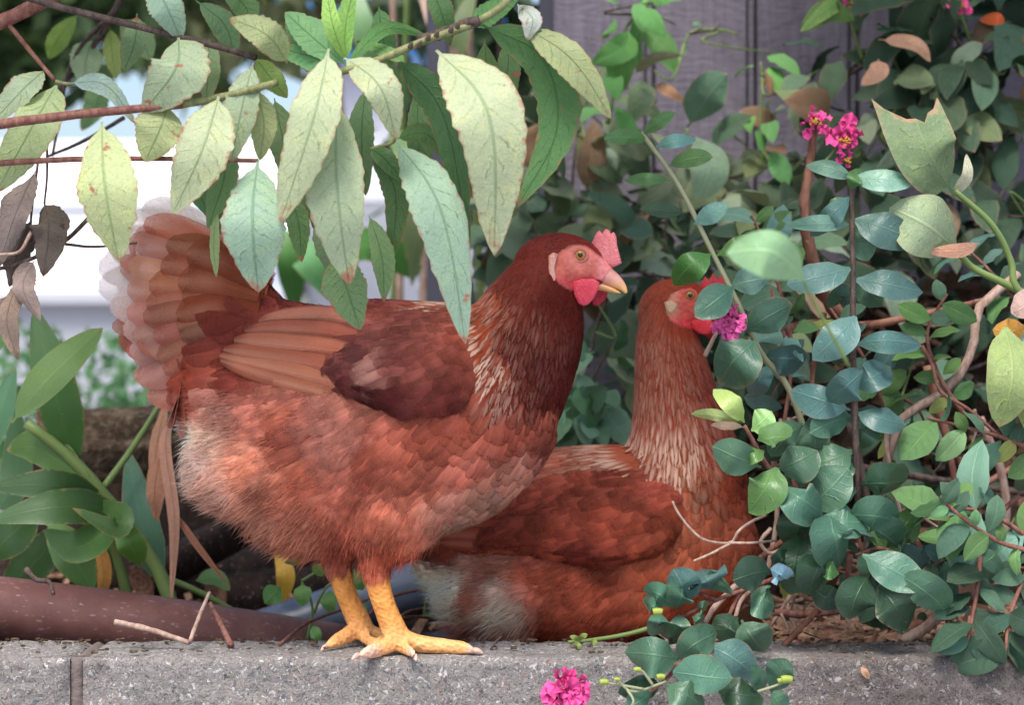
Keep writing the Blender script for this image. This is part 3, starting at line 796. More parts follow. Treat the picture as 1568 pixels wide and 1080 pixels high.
    def skin(pxy, c):
        x, y = pxy[:, 0], pxy[:, 1]
        face = 1 - sstep(np.sqrt(((x - 886) / 44) ** 2 + ((y - 412) / 36) ** 2), 0.86, 1.06)
        face *= sstep(x, 836, 850); face *= 1 - sstep((x - 862) * 0.85 - (y - 352), 0, 9) * (1 - sstep(y, 398, 408)) * (x < 924)
        beakside = sstep(x, 918, 926)
        bare = np.maximum(face, beakside)
        col = np.tile(L3(200, 104, 88), (len(x), 1))
        col = blend(sstep(y, 418, 432) * 0.7, col, L3(196, 66, 74)); col = blend(sstep(x, 905, 922), col, L3(228, 138, 136))
        col = blend((1 - sstep(np.hypot(x - 887, y - 396), 12, 30)) * 0.8, col, L3(222, 128, 116))
        leg = sstep(y, 862, 872) * (x > 480)
        lc = np.tile(L3(236, 158, 78), (len(x), 1)); lc = blend(sstep(y, 930, 985), lc, L3(242, 178, 112)); lc = blend(sstep(-c[:, 1], 70, 100) * 0.8 + sstep(x, 712, 722) * 0.8, lc, L3(238, 196, 176))
        col = blend(leg, col, lc)
        return col, np.maximum(bare, leg)
    h.make_body(lofts, balls, gd, skin, legs=legs)
    G = h.guides; out = {}
    def mask(pxy, c):
        _, b = skin(pxy, c); return (b < 0.35) & (pxy[:, 1] < 868) & ~((pxy[:, 0] < 262) & (pxy[:, 1] < 575))
    h.plumage(h.co, h.polys, h.bvh, G, 90000, 0.36, mask, out)
    for z, o in out.items(): h.emit({'hackle': 'neck_feathers', 'body': 'body_feathers', 'rump': 'rump_feathers'}[z], o)
    h.down(G, 40000, mask)
    # wing
    wg_guides = soften([
        g(540, 490, 186, 62, 46, (128, 68, 68), lace=0.15), g(490, 480, 182, 62, 42, (140, 80, 78)), g(570, 530, 188, 56, 44, (76, 34, 38), lace=0.1), g(560, 585, 190, 56, 40, (84, 38, 40)), g(600, 500, 196, 46, 36, (136, 76, 74), lace=0.25),
        g(650, 490, 198, 40, 32, (146, 80, 74), lace=0.3), g(700, 480, 200, 36, 30, (152, 82, 72), lace=0.3), g(740, 520, 212, 36, 30, (160, 80, 64), lace=0.35), g(690, 540, 204, 40, 34, (144, 76, 68), lace=0.35),
        g(612, 552, 206, 52, 30, (160, 104, 98), streak=0.2), g(640, 545, 205, 50, 32, (120, 62, 58)), g(640, 600, 196, 46, 36, (86, 38, 38), lace=0.1), g(590, 590, 194, 56, 40, (70, 30, 34)), g(710, 600, 208, 40, 34, (96, 44, 42), lace=0.2),
        g(740, 580, 216, 38, 32, (152, 78, 66), lace=0.3), g(540, 570, 186, 60, 40, (120, 66, 60)),
    ])
    poly = [(722, 462), (742, 520), (738, 580), (722, 618), (686, 638), (610, 634), (540, 606), (480, 570), (476, 520), (500, 480), (560, 462), (640, 456), (705, 458)]
    tan = (176, 112, 90)
    fl = [dict(pts=[(700, 640), (600, 624), (480, 594), (362, 560)], w=20, col=(172, 108, 84), off=8), dict(pts=[(640, 618), (540, 604), (440, 580), (347, 552)], w=30, col=(156, 90, 70), off=10),
          dict(pts=[(610, 594), (500, 578), (346, 545)], w=36, col=(166, 102, 80), off=12), dict(pts=[(585, 570), (480, 556), (352, 536)], w=38, col=(154, 88, 70), off=14),
          dict(pts=[(575, 545), (480, 532), (368, 522)], w=38, col=(164, 98, 80), off=16), dict(pts=[(565, 520), (490, 508), (384, 508)], w=36, col=(152, 86, 72), off=18), dict(pts=[(560, 498), (500, 486), (404, 494)], w=34, col=(178, 114, 98), off=20)]
    h.wing(poly, wg_guides, 19, -1, fl, 14000)
    h.wing(poly, wg_guides, 15, 1, fl, 14000)
    # tail: pale long feathers outside, red ones with rounded ends towards the rump
    W_ = (228, 216, 216)
    tail = [([(380, 430), (300, 362), (220, 314)], 58, W_, 4, .95), ([(380, 438), (282, 372), (192, 340)], 62, W_, 1, .95), ([(380, 446), (270, 392), (166, 374)], 62, W_, -3, .95), ([(380, 456), (262, 415), (150, 408)], 60, W_, -6, .95),
            ([(380, 462), (262, 440), (150, 438)], 58, (224, 206, 204), -8, .9), ([(380, 476), (270, 468), (170, 470)], 54, (206, 144, 122), -10, .6), ([(380, 490), (280, 500), (190, 506)], 50, (194, 118, 92), -11, .45), ([(380, 505), (290, 536), (200, 538)], 50, (188, 108, 84), -11, .4),
            ([(380, 520), (300, 565), (206, 576)], 48, (180, 98, 78), -10, .15), ([(380, 530), (310, 592), (226, 608)], 46, (178, 96, 78), -9, .1)]
    for k, (pts, w, c, y, tp) in enumerate(tail):
        for sd in (-1, 1):
            z = y * 0.5 - 3 if sd < 0 else -y * 0.5 + 4
            h.quill('tail_feather', pts, w * 1.22, c, h.root, dy=[z + sd * 14, z + sd * 3, z], tip=tp, lace=0.16, side=sd, soft=0.5)
    base_c = [(178, 96, 66), (168, 84, 58), (186, 106, 76), (176, 92, 66), (174, 88, 64), (180, 100, 78), (176, 96, 76), (180, 102, 84)]
    fan = [(232, 343), (212, 372), (196, 408), (190, 446), (190, 484), (196, 516), (206, 550), (226, 586)]
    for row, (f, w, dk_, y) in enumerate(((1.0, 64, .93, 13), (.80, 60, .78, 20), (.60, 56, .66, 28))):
        for i, (tx, ty) in enumerate(fan):
            jx, jy = random.uniform(-10, 10), random.uniform(-7, 7); off = 10 if row % 2 else 0
            e = (400 + (tx - 400) * f + jx, 474 + (ty - 474) * f + jy + off); bx, by = 410 - 4 * row, 474 + (ty - 474) * 0.3
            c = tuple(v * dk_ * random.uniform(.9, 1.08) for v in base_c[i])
            for sd in (-1, 1):
                z = y + random.uniform(-1.5, 1.5)
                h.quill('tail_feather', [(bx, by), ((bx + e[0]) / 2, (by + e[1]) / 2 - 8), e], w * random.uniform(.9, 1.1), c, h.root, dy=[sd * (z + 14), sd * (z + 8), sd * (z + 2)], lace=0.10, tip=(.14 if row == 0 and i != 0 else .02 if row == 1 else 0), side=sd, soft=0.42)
    # head
    h.eye(887, 393, 9.5); h.eye(887, 393, 9.5, 1)
    def bc(a):
        t = max(0, min(1, (a[0] - 918) / 34)); u_ = max(0, min(1, (a[1] - 428) / 16)); return (L3(226, 150, 146) * (1 - t) + L3(222, 166, 146) * t) * (1 - u_) + L3(232, 178, 112) * u_
    h.loft_part('beak', [[(908, 417, -20, 17, 15), (926, 423, -26, 14.5, 12), (941, 432, -32, 10.5, 8.5), (951, 441, -37, 6.5, 5.5), (957, 450, -40, 2, 2)],
                         [(905, 436, -19, 8, 11), (924, 441, -26, 6, 9), (938, 446, -32, 4, 6), (948, 450, -36, 1.5, 2)]], 'beak', bc)
    h.pillow('comb', [(897, 396), (901, 382), (907, 369), (912, 358), (917, 354), (921, 359), (926, 352), (931, 354), (934, 360), (938, 357), (942, 364), (943, 377), (946, 389), (950, 405), (938, 411), (915, 405)], (925, 388), 5.0, 'comb',
             (230, 140, 142), -0.55, -27, (222, 116, 122))
    h.pillow('wattle', [(875, 432), (890, 428), (908, 428), (916, 434), (914, 446), (908, 458), (900, 467), (892, 470), (884, 466), (878, 454)], (896, 445), 4.5, 'comb', (214, 62, 80), -0.2, -40, (226, 80, 98))
    h.pillow('wattle', [(904, 436), (918, 434), (930, 440), (931, 450), (926, 460), (918, 468), (908, 468), (904, 456)], (917, 450), 4.5, 'comb', (176, 34, 52), 0.1, 0, (188, 44, 62))
    for sd in (-1, 1):
        y = h.surf(846, 415, sd) or 0
        h.pillow('earlobe', [(839, 394), (846, 389), (853, 391), (851, 400), (848, 412), (850, 428), (848, 440), (843, 438), (839, 426), (839, 408)], (846, 413), 3, 'comb', (218, 168, 150), 0.0, y / h.s + sd * 0.5, (208, 138, 122))
    # claws at the toe ends
    for (x, y, dy, dx2, dd) in ((727, 990, -58, 14, -2), (558, 990, -107, -10, -12), (640, 991, -107, 3, -14), (503, 990, -17, -9, -12), (577, 991, -29, 4, -14)):
        V, F = [], []; h.loft_geo([(x, y - 2, dy, 5, 5), (x + dx2 * .5, y - 1, dy + dd * .5, 4, 4), (x + dx2, y + 3, dy + dd, 1, 1)], V, F, seg=8)
        link_mesh('claw', mesh_from('claw', V, F, M['claw']), h.root)
    return h

def crouching_hen():
    h = Hen('hen', 'brown-red hen crouching behind the wall, face half hidden by a leaf', 2.2, 900, 1000)
    lofts = [
        [(610, 800, 10, 30, 30), (660, 815, 6, 60, 60), (720, 835, 4, 110, 90), (800, 838, 0, 140, 112), (880, 836, 0, 152, 122), (960, 836, 0, 154, 122), (1030, 832, 0, 148, 112), (1090, 825, -2, 125, 92), (1130, 815, -4, 84, 62), (1152, 808, -5, 40, 30)],
        [(1035, 790, 0, 118, 100), (1046, 720, -2, 96, 84), (1040, 650, -4, 74, 66), (1030, 580, -5, 59, 54), (1022, 520, -5, 48, 46), (1028, 478, -5, 38, 40)],
        [(982, 492, -4, 8, 8), (1000, 476, -4, 28, 28), (1022, 466, -6, 38, 37), (1048, 467, -10, 37, 33), (1070, 472, -15, 30, 26), (1088, 478, -20, 21, 18), (1100, 483, -24, 13, 11)],
    ]
    balls = [((770, 912, -42), (98, 72, 84), 6), ((900, 910, -40), (150, 78, 84), 4), ((720, 895, 0), (52, 60, 60))]
    gd = [
        g(1025, 428, 205, 14, 7, (158, 74, 56), zone='hackle'), g(1060, 432, 200, 13, 6, (168, 70, 54), zone='hackle'), g(985, 470, 245, 28, 9, (156, 74, 56), streak=0.1, zone='hackle'), g(1000, 530, 262, 40, 10, (154, 74, 56), streak=0.25, zone='hackle'),
        g(1050, 520, 278, 34, 10, (150, 66, 48), streak=0.15, zone='hackle'), g(1070, 570, 285, 42, 12, (128, 50, 40), streak=0.12, zone='hackle'), g(980, 590, 264, 52, 11, (150, 70, 50), streak=0.35, zone='hackle'),
        g(1030, 590, 272, 52, 11, (146, 64, 46), streak=0.3, zone='hackle'), g(985, 660, 262, 66, 15, (160, 82, 62), streak=1.0, lift=.16, zone='hackle'), g(1035, 655, 270, 66, 15, (156, 80, 58), streak=1.0, lift=.16, zone='hackle'),
        g(1085, 640, 285, 50, 14, (134, 54, 42), streak=0.15, zone='hackle'), g(955, 684, 205, 66, 13, (168, 88, 66), streak=0.8, zone='hackle'), g(905, 678, 192, 66, 14, (166, 82, 62), streak=0.25), g(850, 700, 194, 62, 26, (168, 88, 70), streak=0.15),
        g(1060, 720, 272, 40, 26, (166, 84, 60), streak=0.2), g(1115, 720, 280, 38, 26, (148, 68, 50), lace=0.3), g(1090, 800, 265, 42, 30, (168, 90, 68), lace=0.3), g(1140, 790, 272, 40, 28, (150, 76, 60), lace=0.6),
        g(1120, 860, 258, 42, 30, (168, 90, 68), lace=0.4), g(1060, 860, 240, 44, 32, (172, 92, 68), lace=0.2), g(1000, 870, 225, 46, 34, (172, 88, 66), lace=0.1, fluff=0.1), g(950, 900, 212, 46, 34, (174, 86, 66), fluff=0.25),
        g(880, 890, 205, 48, 38, (180, 90, 70), fluff=0.35), g(820, 870, 196, 46, 36, (186, 96, 76), fluff=0.4), g(760, 870, 190, 40, 28, (190, 122, 104), fluff=0.8), g(700, 890, 185, 36, 26, (255, 238, 224), fluff=1.0),
        g(680, 920, 188, 36, 26, (255, 242, 230), fluff=1.0), g(770, 925, 200, 38, 28, (255, 236, 222), fluff=1.0), g(765, 885, 196, 38, 28, (242, 214, 204), fluff=.9), g(735, 900, 192, 36, 26, (186, 112, 94), fluff=0.9), g(780, 960, 235, 34, 24, (196, 146, 132), fluff=0.9), g(720, 965, 215, 34, 24, (196, 128, 112), fluff=1.0),
        g(850, 950, 222, 40, 28, (176, 82, 62), fluff=0.45), g(930, 960, 225, 40, 30, (170, 78, 58), fluff=0.35), g(1020, 950, 232, 42, 32, (168, 80, 60), fluff=0.2), g(700, 830, 185, 50, 30, (128, 58, 46)), g(660, 820, 182, 50, 30, (120, 56, 44)),
        g(800, 720, 200, 50, 34, (150, 70, 60), lace=0.2),
    ]
    def skin(pxy, c):
        x, y = pxy[:, 0], pxy[:, 1]
        face = 1 - sstep(np.sqrt(((x - 1056) / 42) ** 2 + ((y - 472) / 33) ** 2), 0.86, 1.06)
        face *= sstep(x, 1012, 1024); face *= 1 - sstep((x - 1034) * 0.8 - (y - 422), 0, 8) * (1 - sstep(y, 450, 458)) * (x < 1086)
        bare = np.maximum(face, sstep(x, 1076, 1084) * (y < 520)); col = np.tile(L3(222, 96, 84), (len(x), 1))
        col = blend((1 - sstep(x, 1028, 1042)) * 0.7, col, L3(216, 148, 120)); col = blend(sstep(y, 480, 496) * 0.8, col, L3(226, 62, 68))
        return col, bare
    h.make_body(lofts, balls, gd, skin)
    G = h.guides; out = {}
    mask = lambda pxy, c: skin(pxy, c)[1] < 0.35
    h.plumage(h.co, h.polys, h.bvh, G, 80000, 0.36, mask, out)
    for z, o in out.items(): h.emit({'hackle': 'neck_feathers', 'body': 'body_feathers', 'rump': 'rump_feathers'}[z], o)
    h.down(G, 45000, mask)
    wgd = soften([g(960, 720, 200, 38, 32, (162, 80, 64), lace=0.6), g(880, 730, 202, 40, 32, (164, 80, 64), lace=0.6), g(1020, 730, 212, 34, 28, (150, 72, 62), lace=0.4), g(1030, 790, 212, 36, 30, (154, 76, 58), lace=0.45),
                  g(940, 780, 205, 40, 34, (156, 74, 58), lace=0.7), g(860, 790, 200, 42, 34, (158, 76, 60), lace=0.5), g(780, 790, 196, 48, 34, (142, 66, 56), lace=0.3), g(900, 835, 196, 44, 36, (120, 52, 46), lace=0.3), g(740, 810, 192, 50, 32, (150, 74, 60), lace=0.2)])
    poly = [(712, 800), (770, 742), (840, 706), (930, 700), (1010, 706), (1056, 736), (1062, 775), (1030, 820), (985, 846), (930, 856), (860, 850), (780, 836), (720, 826)]
    fl = [dict(pts=[(840, 842), (780, 836), (700, 832)], w=24, col=(136, 62, 48), off=4), dict(pts=[(820, 830), (760, 826), (672, 824)], w=26, col=(150, 72, 54), off=6), dict(pts=[(800, 816), (750, 812), (660, 812)], w=26, col=(156, 76, 58), off=8),
          dict(pts=[(790, 800), (740, 798), (664, 802)], w=26, col=(142, 64, 50), off=10)]
    h.wing(poly, wgd, 22, -1, fl, 14000); h.wing(poly, wgd, 17, 1, fl, 8000)
    for k, (tx, ty) in enumerate(((520, 720), (510, 745), (515, 770), (530, 795))):
        h.quill('tail_feather', [(660, 805), (590, 770), (tx, ty)], 42, (150, 72, 56), h.root, dy=[6 + 4 * k, 4 + 5 * k, 6 * k], lace=0.2)
    h.eye(1053, 454, 8.5, lid=(224, 104, 92)); h.eye(1053, 454, 8.5, 1, lid=(224, 104, 92))
    h.loft_part('beak', [[(1080, 474, -18, 18, 15), (1096, 480, -24, 15, 12), (1110, 488, -30, 10, 8), (1122, 498, -35, 5, 5), (1127, 505, -37, 1.5, 1.5)],
                         [(1078, 492, -18, 7, 9), (1096, 497, -24, 5, 7), (1114, 503, -31, 1.5, 2)]], 'beak', lambda a: L3(226, 160, 112))
    h.pillow('comb', [(1072, 452), (1071, 436), (1078, 424), (1084, 430), (1089, 419), (1096, 428), (1102, 420), (1108, 430), (1108, 446), (1112, 462), (1100, 468), (1084, 462)], (1092, 446), 5, 'comb', (232, 74, 84), -0.5, -24, (222, 60, 72))
    h.pillow('wattle', [(1052, 490), (1068, 486), (1084, 488), (1090, 498), (1088, 508), (1080, 514), (1068, 512), (1057, 504)], (1071, 500), 4.5, 'comb', (232, 48, 60), -0.2, -34, (236, 66, 76))
    h.pillow('wattle', [(1076, 492), (1090, 492), (1098, 502), (1096, 514), (1086, 520), (1078, 512)], (1087, 504), 4.5, 'comb', (190, 36, 48), 0.1, 0, (200, 46, 58))
    for sd in (-1, 1):
        y = h.surf(1026, 472, sd) or 0
        h.pillow('earlobe', [(1014, 464), (1024, 461), (1034, 466), (1032, 474), (1026, 484), (1018, 480)], (1024, 471), 4, 'comb', (226, 190, 150), 0, y / h.s - sd * 1, (216, 176, 140))
    return h
# ------------------------------------------------------------------ setting materials
def concrete_material():
    s = NT('concrete'); oc = s.coord('Object')
    wv = s.n('ShaderNodeVectorMath', {'operation': 'ADD'}); s.put(oc, wv.inputs[0])
    s.put(s.n('ShaderNodeVectorMath', {'operation': 'SCALE'}, Vector=s.n('ShaderNodeTexNoise', None, Vector=oc, Scale=90.0).outputs['Color'], Scale=0.02).outputs[0], wv.inputs[1])
    o2 = wv.outputs[0]
    v1 = s.n('ShaderNodeSeparateColor', None, Color=s.voro(o2, 620)).outputs; v2 = s.n('ShaderNodeSeparateColor', None, Color=s.voro(o2, 300)).outputs
    n1 = s.noise(oc, 9, 4); n2 = s.noise(oc, 320, 4, 0.7); n3 = s.noise(oc, 40, 5, 0.6)
    col = s.ramp(s.m('ADD', s.m('MULTIPLY', v1[0], 0.32), s.m('MULTIPLY', s.m('ADD', n2, s.noise(oc, 900, 2)), 0.36)), [(0.15, C(94, 89, 85)), (0.42, C(136, 131, 126)), (0.70, C(156, 151, 145)), (0.95, C(182, 178, 172))])
    col = s.mix(s.ss(v2[1], 0.955, 0.965, 0, 0.7), col, C(216, 213, 212)); col = s.mix(s.ss(v2[2], 0.95, 0.965, 0, 0.6), col, C(80, 86, 98))
    col = s.mix(s.ss(v2[0], 0.965, 0.975, 0, 0.5), col, C(150, 112, 98)); col = s.mix(s.ss(v1[1], 0.95, 0.965, 0, 0.55), col, C(214, 210, 206))
    col = s.mix(s.ss(v1[2], 0.90, 0.93, 0, 0.7), col, C(70, 68, 70))
    col = s.mix(s.ss(n3, 0.52, 0.75, 0, 0.4), col, s.mix(1.0, col, (0.62, 0.58, 0.54, 1), 'MULTIPLY'))
    n5 = s.noise(oc, 17, 5, 0.7); col = s.mix(s.ss(n5, 0.50, 0.68, 0, 0.55), col, s.mix(1.0, col, (0.60, 0.57, 0.54, 1), 'MULTIPLY')); col = s.mix(s.ss(s.noise(oc, 26, 4, 0.7), 0.62, 0.74, 0, 0.4), col, C(112, 108, 86))
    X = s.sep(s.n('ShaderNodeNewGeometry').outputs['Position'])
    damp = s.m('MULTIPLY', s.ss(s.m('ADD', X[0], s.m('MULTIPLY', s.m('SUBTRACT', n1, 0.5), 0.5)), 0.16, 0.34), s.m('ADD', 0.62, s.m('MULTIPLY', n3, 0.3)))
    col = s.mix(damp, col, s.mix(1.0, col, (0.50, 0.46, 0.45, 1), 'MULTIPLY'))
    h = s.m('ADD', s.m('MULTIPLY', n2, 0.7), s.m('ADD', s.m('MULTIPLY', v1[0], 0.5), n3))
    return s.end(s.principled(col, 0.88, 0.2, s.bump(h, 0.8, 0.003)))
M['concrete'] = concrete_material()

def fence_material():
    s = NT('fence_paint'); oc = s.n('ShaderNodeNewGeometry').outputs['Position']
    st = s.n('ShaderNodeMapping', None, Vector=oc, Scale=(1, 1, 0.06)).outputs[0]
    n1 = s.noise(st, 140, 5, 0.65); n2 = s.noise(oc, 14, 4); n3 = s.noise(s.n('ShaderNodeMapping', None, Vector=oc, Rotation=(0, 0.25, 0), Scale=(0.25, 1, 1)).outputs[0], 170, 4, 0.6)
    col = s.ramp(s.m('ADD', s.m('MULTIPLY', n1, 0.6), s.m('MULTIPLY', n3, 0.4)), [(0.25, C(84, 80, 89)), (0.5, C(118, 112, 123)), (0.75, C(142, 135, 145))])
    col = s.mix(s.ss(n2, 0.45, 0.7, 0, 0.5), col, s.mix(1.0, col, (0.75, 0.72, 0.72, 1), 'MULTIPLY'))
    return s.end(s.principled(col, 0.75, 0.25, s.bump(s.m('ADD', n1, s.m('MULTIPLY', n3, 1.2)), 0.7, 0.003)))
M['fence'] = fence_material()

def soil_material():
    s = NT('soil'); oc = s.n('ShaderNodeNewGeometry').outputs['Position']
    n1 = s.noise(oc, 30, 6, 0.7); n2 = s.noise(oc, 150, 4)
    col = s.ramp(n1, [(0.3, C(30, 24, 21)), (0.55, C(56, 44, 37)), (0.75, C(88, 68, 56))])
    return s.end(s.principled(col, 0.95, 0.1, s.bump(s.m('ADD', n1, n2), 0.9, 0.01)))
M['soil'] = soil_material()
def pavement_material():
    s = NT('driveway_concrete'); oc = s.n('ShaderNodeNewGeometry').outputs['Position']
    n1 = s.noise(oc, 1.5, 6, 0.65); n2 = s.noise(oc, 40, 4)
    col = s.ramp(s.m('ADD', s.m('MULTIPLY', n1, 0.7), s.m('MULTIPLY', n2, 0.3)), [(0.3, C(128, 126, 134)), (0.7, C(176, 174, 182))])
    return s.end(s.principled(col, 0.9, 0.2, s.bump(n2, 0.4, 0.005)))
M['drive'] = pavement_material()
def log_end_material():
    s = NT('cut_wood'); oc = s.coord('Object'); q = s.sep(oc)
    r = s.m('SQRT', s.m('ADD', s.m('MULTIPLY', q[0], q[0]), s.m('MULTIPLY', q[2], q[2])))
    n1 = s.noise(oc, 40, 4); w = s.m('SINE', s.m('MULTIPLY', s.m('ADD', r, s.m('MULTIPLY', n1, 0.015)), 900))
    col = s.mix(s.ss(s.m('ADD', s.m('MULTIPLY', w, 0.08), n1), 0.3, 0.75), C(104, 70, 54), C(160, 118, 94))
    return s.end(s.principled(col, 0.85, 0.15, s.bump(s.m('ADD', s.m('MULTIPLY', w, 0.2), n1), 0.4, 0.002)))
M['cut'] = log_end_material()
def mossy_material():
    s = NT('mossy_bark'); oc = s.coord('Object'); n1 = s.noise(oc, 45, 5, 0.7); n2 = s.noise(oc, 160, 3)
    col = s.ramp(n1, [(0.3, C(44, 34, 30)), (0.5, C(92, 74, 60)), (0.7, C(142, 126, 102))])
    col = s.mix(s.ss(n2, 0.55, 0.72, 0, 0.5), col, C(150, 148, 112))
    return s.end(s.principled(col, 0.95, 0.1, s.bump(s.m('ADD', n1, n2), 1.0, 0.006)))
M['mossy'] = mossy_material()
M['shade_wood'] = bark_material('shade_dark_wood', C(30, 24, 22), C(62, 46, 38), 60)  # firewood colour darkened to stand for the shade in the gap
def pipe_material():
    s = NT('pipe_brown'); oc = s.n('ShaderNodeNewGeometry').outputs['Position']; n1 = s.noise(oc, 14, 5, 0.65); n2 = s.noise(oc, 220, 2); st = s.noise(s.n('ShaderNodeMapping', None, Vector=oc, Scale=(0.12, 1, 1)).outputs[0], 330, 3)
    col = s.mix(s.ss(n1, 0.35, 0.7), C(102, 67, 62), C(126, 86, 80)); col = s.mix(s.ss(s.m('ADD', st, s.m('MULTIPLY', n1, 0.2)), 0.72, 0.80, 0, 0.55), col, C(178, 150, 146)); col = s.mix(s.ss(n2, 0.66, 0.78, 0, 0.5), col, C(60, 44, 42))
    return s.end(s.principled(col, s.m('ADD', 0.3, s.m('MULTIPLY', n1, 0.35)), 0.4, s.bump(s.m('ADD', n1, s.m('MULTIPLY', st, 0.3)), 0.2, 0.002)))
M['pipe_brown'] = pipe_material()
M['pipe_grey'] = flat_material('pipe_grey', C(92, 102, 120), 0.32, 0.5, 0.35, 30, 0.08)
M['pipe_dark'] = flat_material('pipe_dark', C(60, 62, 70), 0.45, 0.4, 0.3, 30, 0.1)
M['white'] = flat_material('white_paint', (0.86, 0.86, 0.88, 1), 0.6, 0.3, 0.06, 3, 0.02)
M['plinth'] = flat_material('grey_plinth', C(172, 174, 180), 0.8, 0.2, 0.2, 6, 0.1)
M['eave'] = flat_material('eave_brown', C(120, 84, 78), 0.7, 0.2, 0.2, 6, 0.1)
M['post'] = flat_material('post_slate', C(72, 74, 86), 0.6, 0.3, 0.3, 20, 0.2)
M['blue'] = flat_material('blue_tarp', C(88, 160, 224), 0.5, 0.4, 0.3, 8, 0.2)
M['mortar'] = flat_material('mortar', C(120, 108, 103), 0.92, 0.15, 0.5, 220, 0.9)
M['tree_leaf'] = leaf_material('tree_leaf', vein=(1.2, 1.2, 1.1, 1), vein_amt=0.3, transl=0.3, lateral=6)
M['chip'] = bark_material('bark_chip', C(112, 80, 64), C(186, 150, 122), 60, 0.9)

def box_mesh(name, lo, hi, mat, bevel=0.0):
    bm = bmesh.new(); bmesh.ops.create_cube(bm, size=1.0)
    lo, hi = Vector(lo), Vector(hi)
    for v in bm.verts: v.co = Vector((lo[i] + (v.co[i] + 0.5) * (hi[i] - lo[i]) for i in range(3)))
    if bevel: bmesh.ops.bevel(bm, geom=bm.edges[:], offset=bevel, segments=2, affect='EDGES')
    me = bpy.data.meshes.new(name); bm.to_mesh(me); bm.free(); me.materials.append(mat)
    return me

def bank(x, y):
    """height of the litter bank that rises towards the fence on the right"""
    a = max(0.0, min(1.0, (x - 0.16) / 0.34)); b = max(0.0, min(1.0, (y - 2.32) / 0.42))
    return 0.40 * a * a * (3 - 2 * a) * b * b * (3 - 2 * b)

def sheet(name, x0, x1, y0, y1, z, mat, nx, ny, amp=0.0, sc=6.0, hf=None):
    V, F = [], []
    for j in range(ny + 1):
        for i in range(nx + 1):
            x, y = x0 + (x1 - x0) * i / nx, y0 + (y1 - y0) * j / ny
            edge = min(i, nx - i, j, ny - j) > 0
            V.append((x, y, z + (hf(x, y) if hf else 0) + (amp * noise.fractal(Vector((x * sc, y * sc, 0.3)), 1.0, 2.0, 4) if edge else 0)))
    for j in range(ny):
        for i in range(nx):
            a = j * (nx + 1) + i; F.append((a, a + 1, a + nx + 2, a + nx + 1))
    return link_mesh(name, mesh_from(name, V, F, mat))

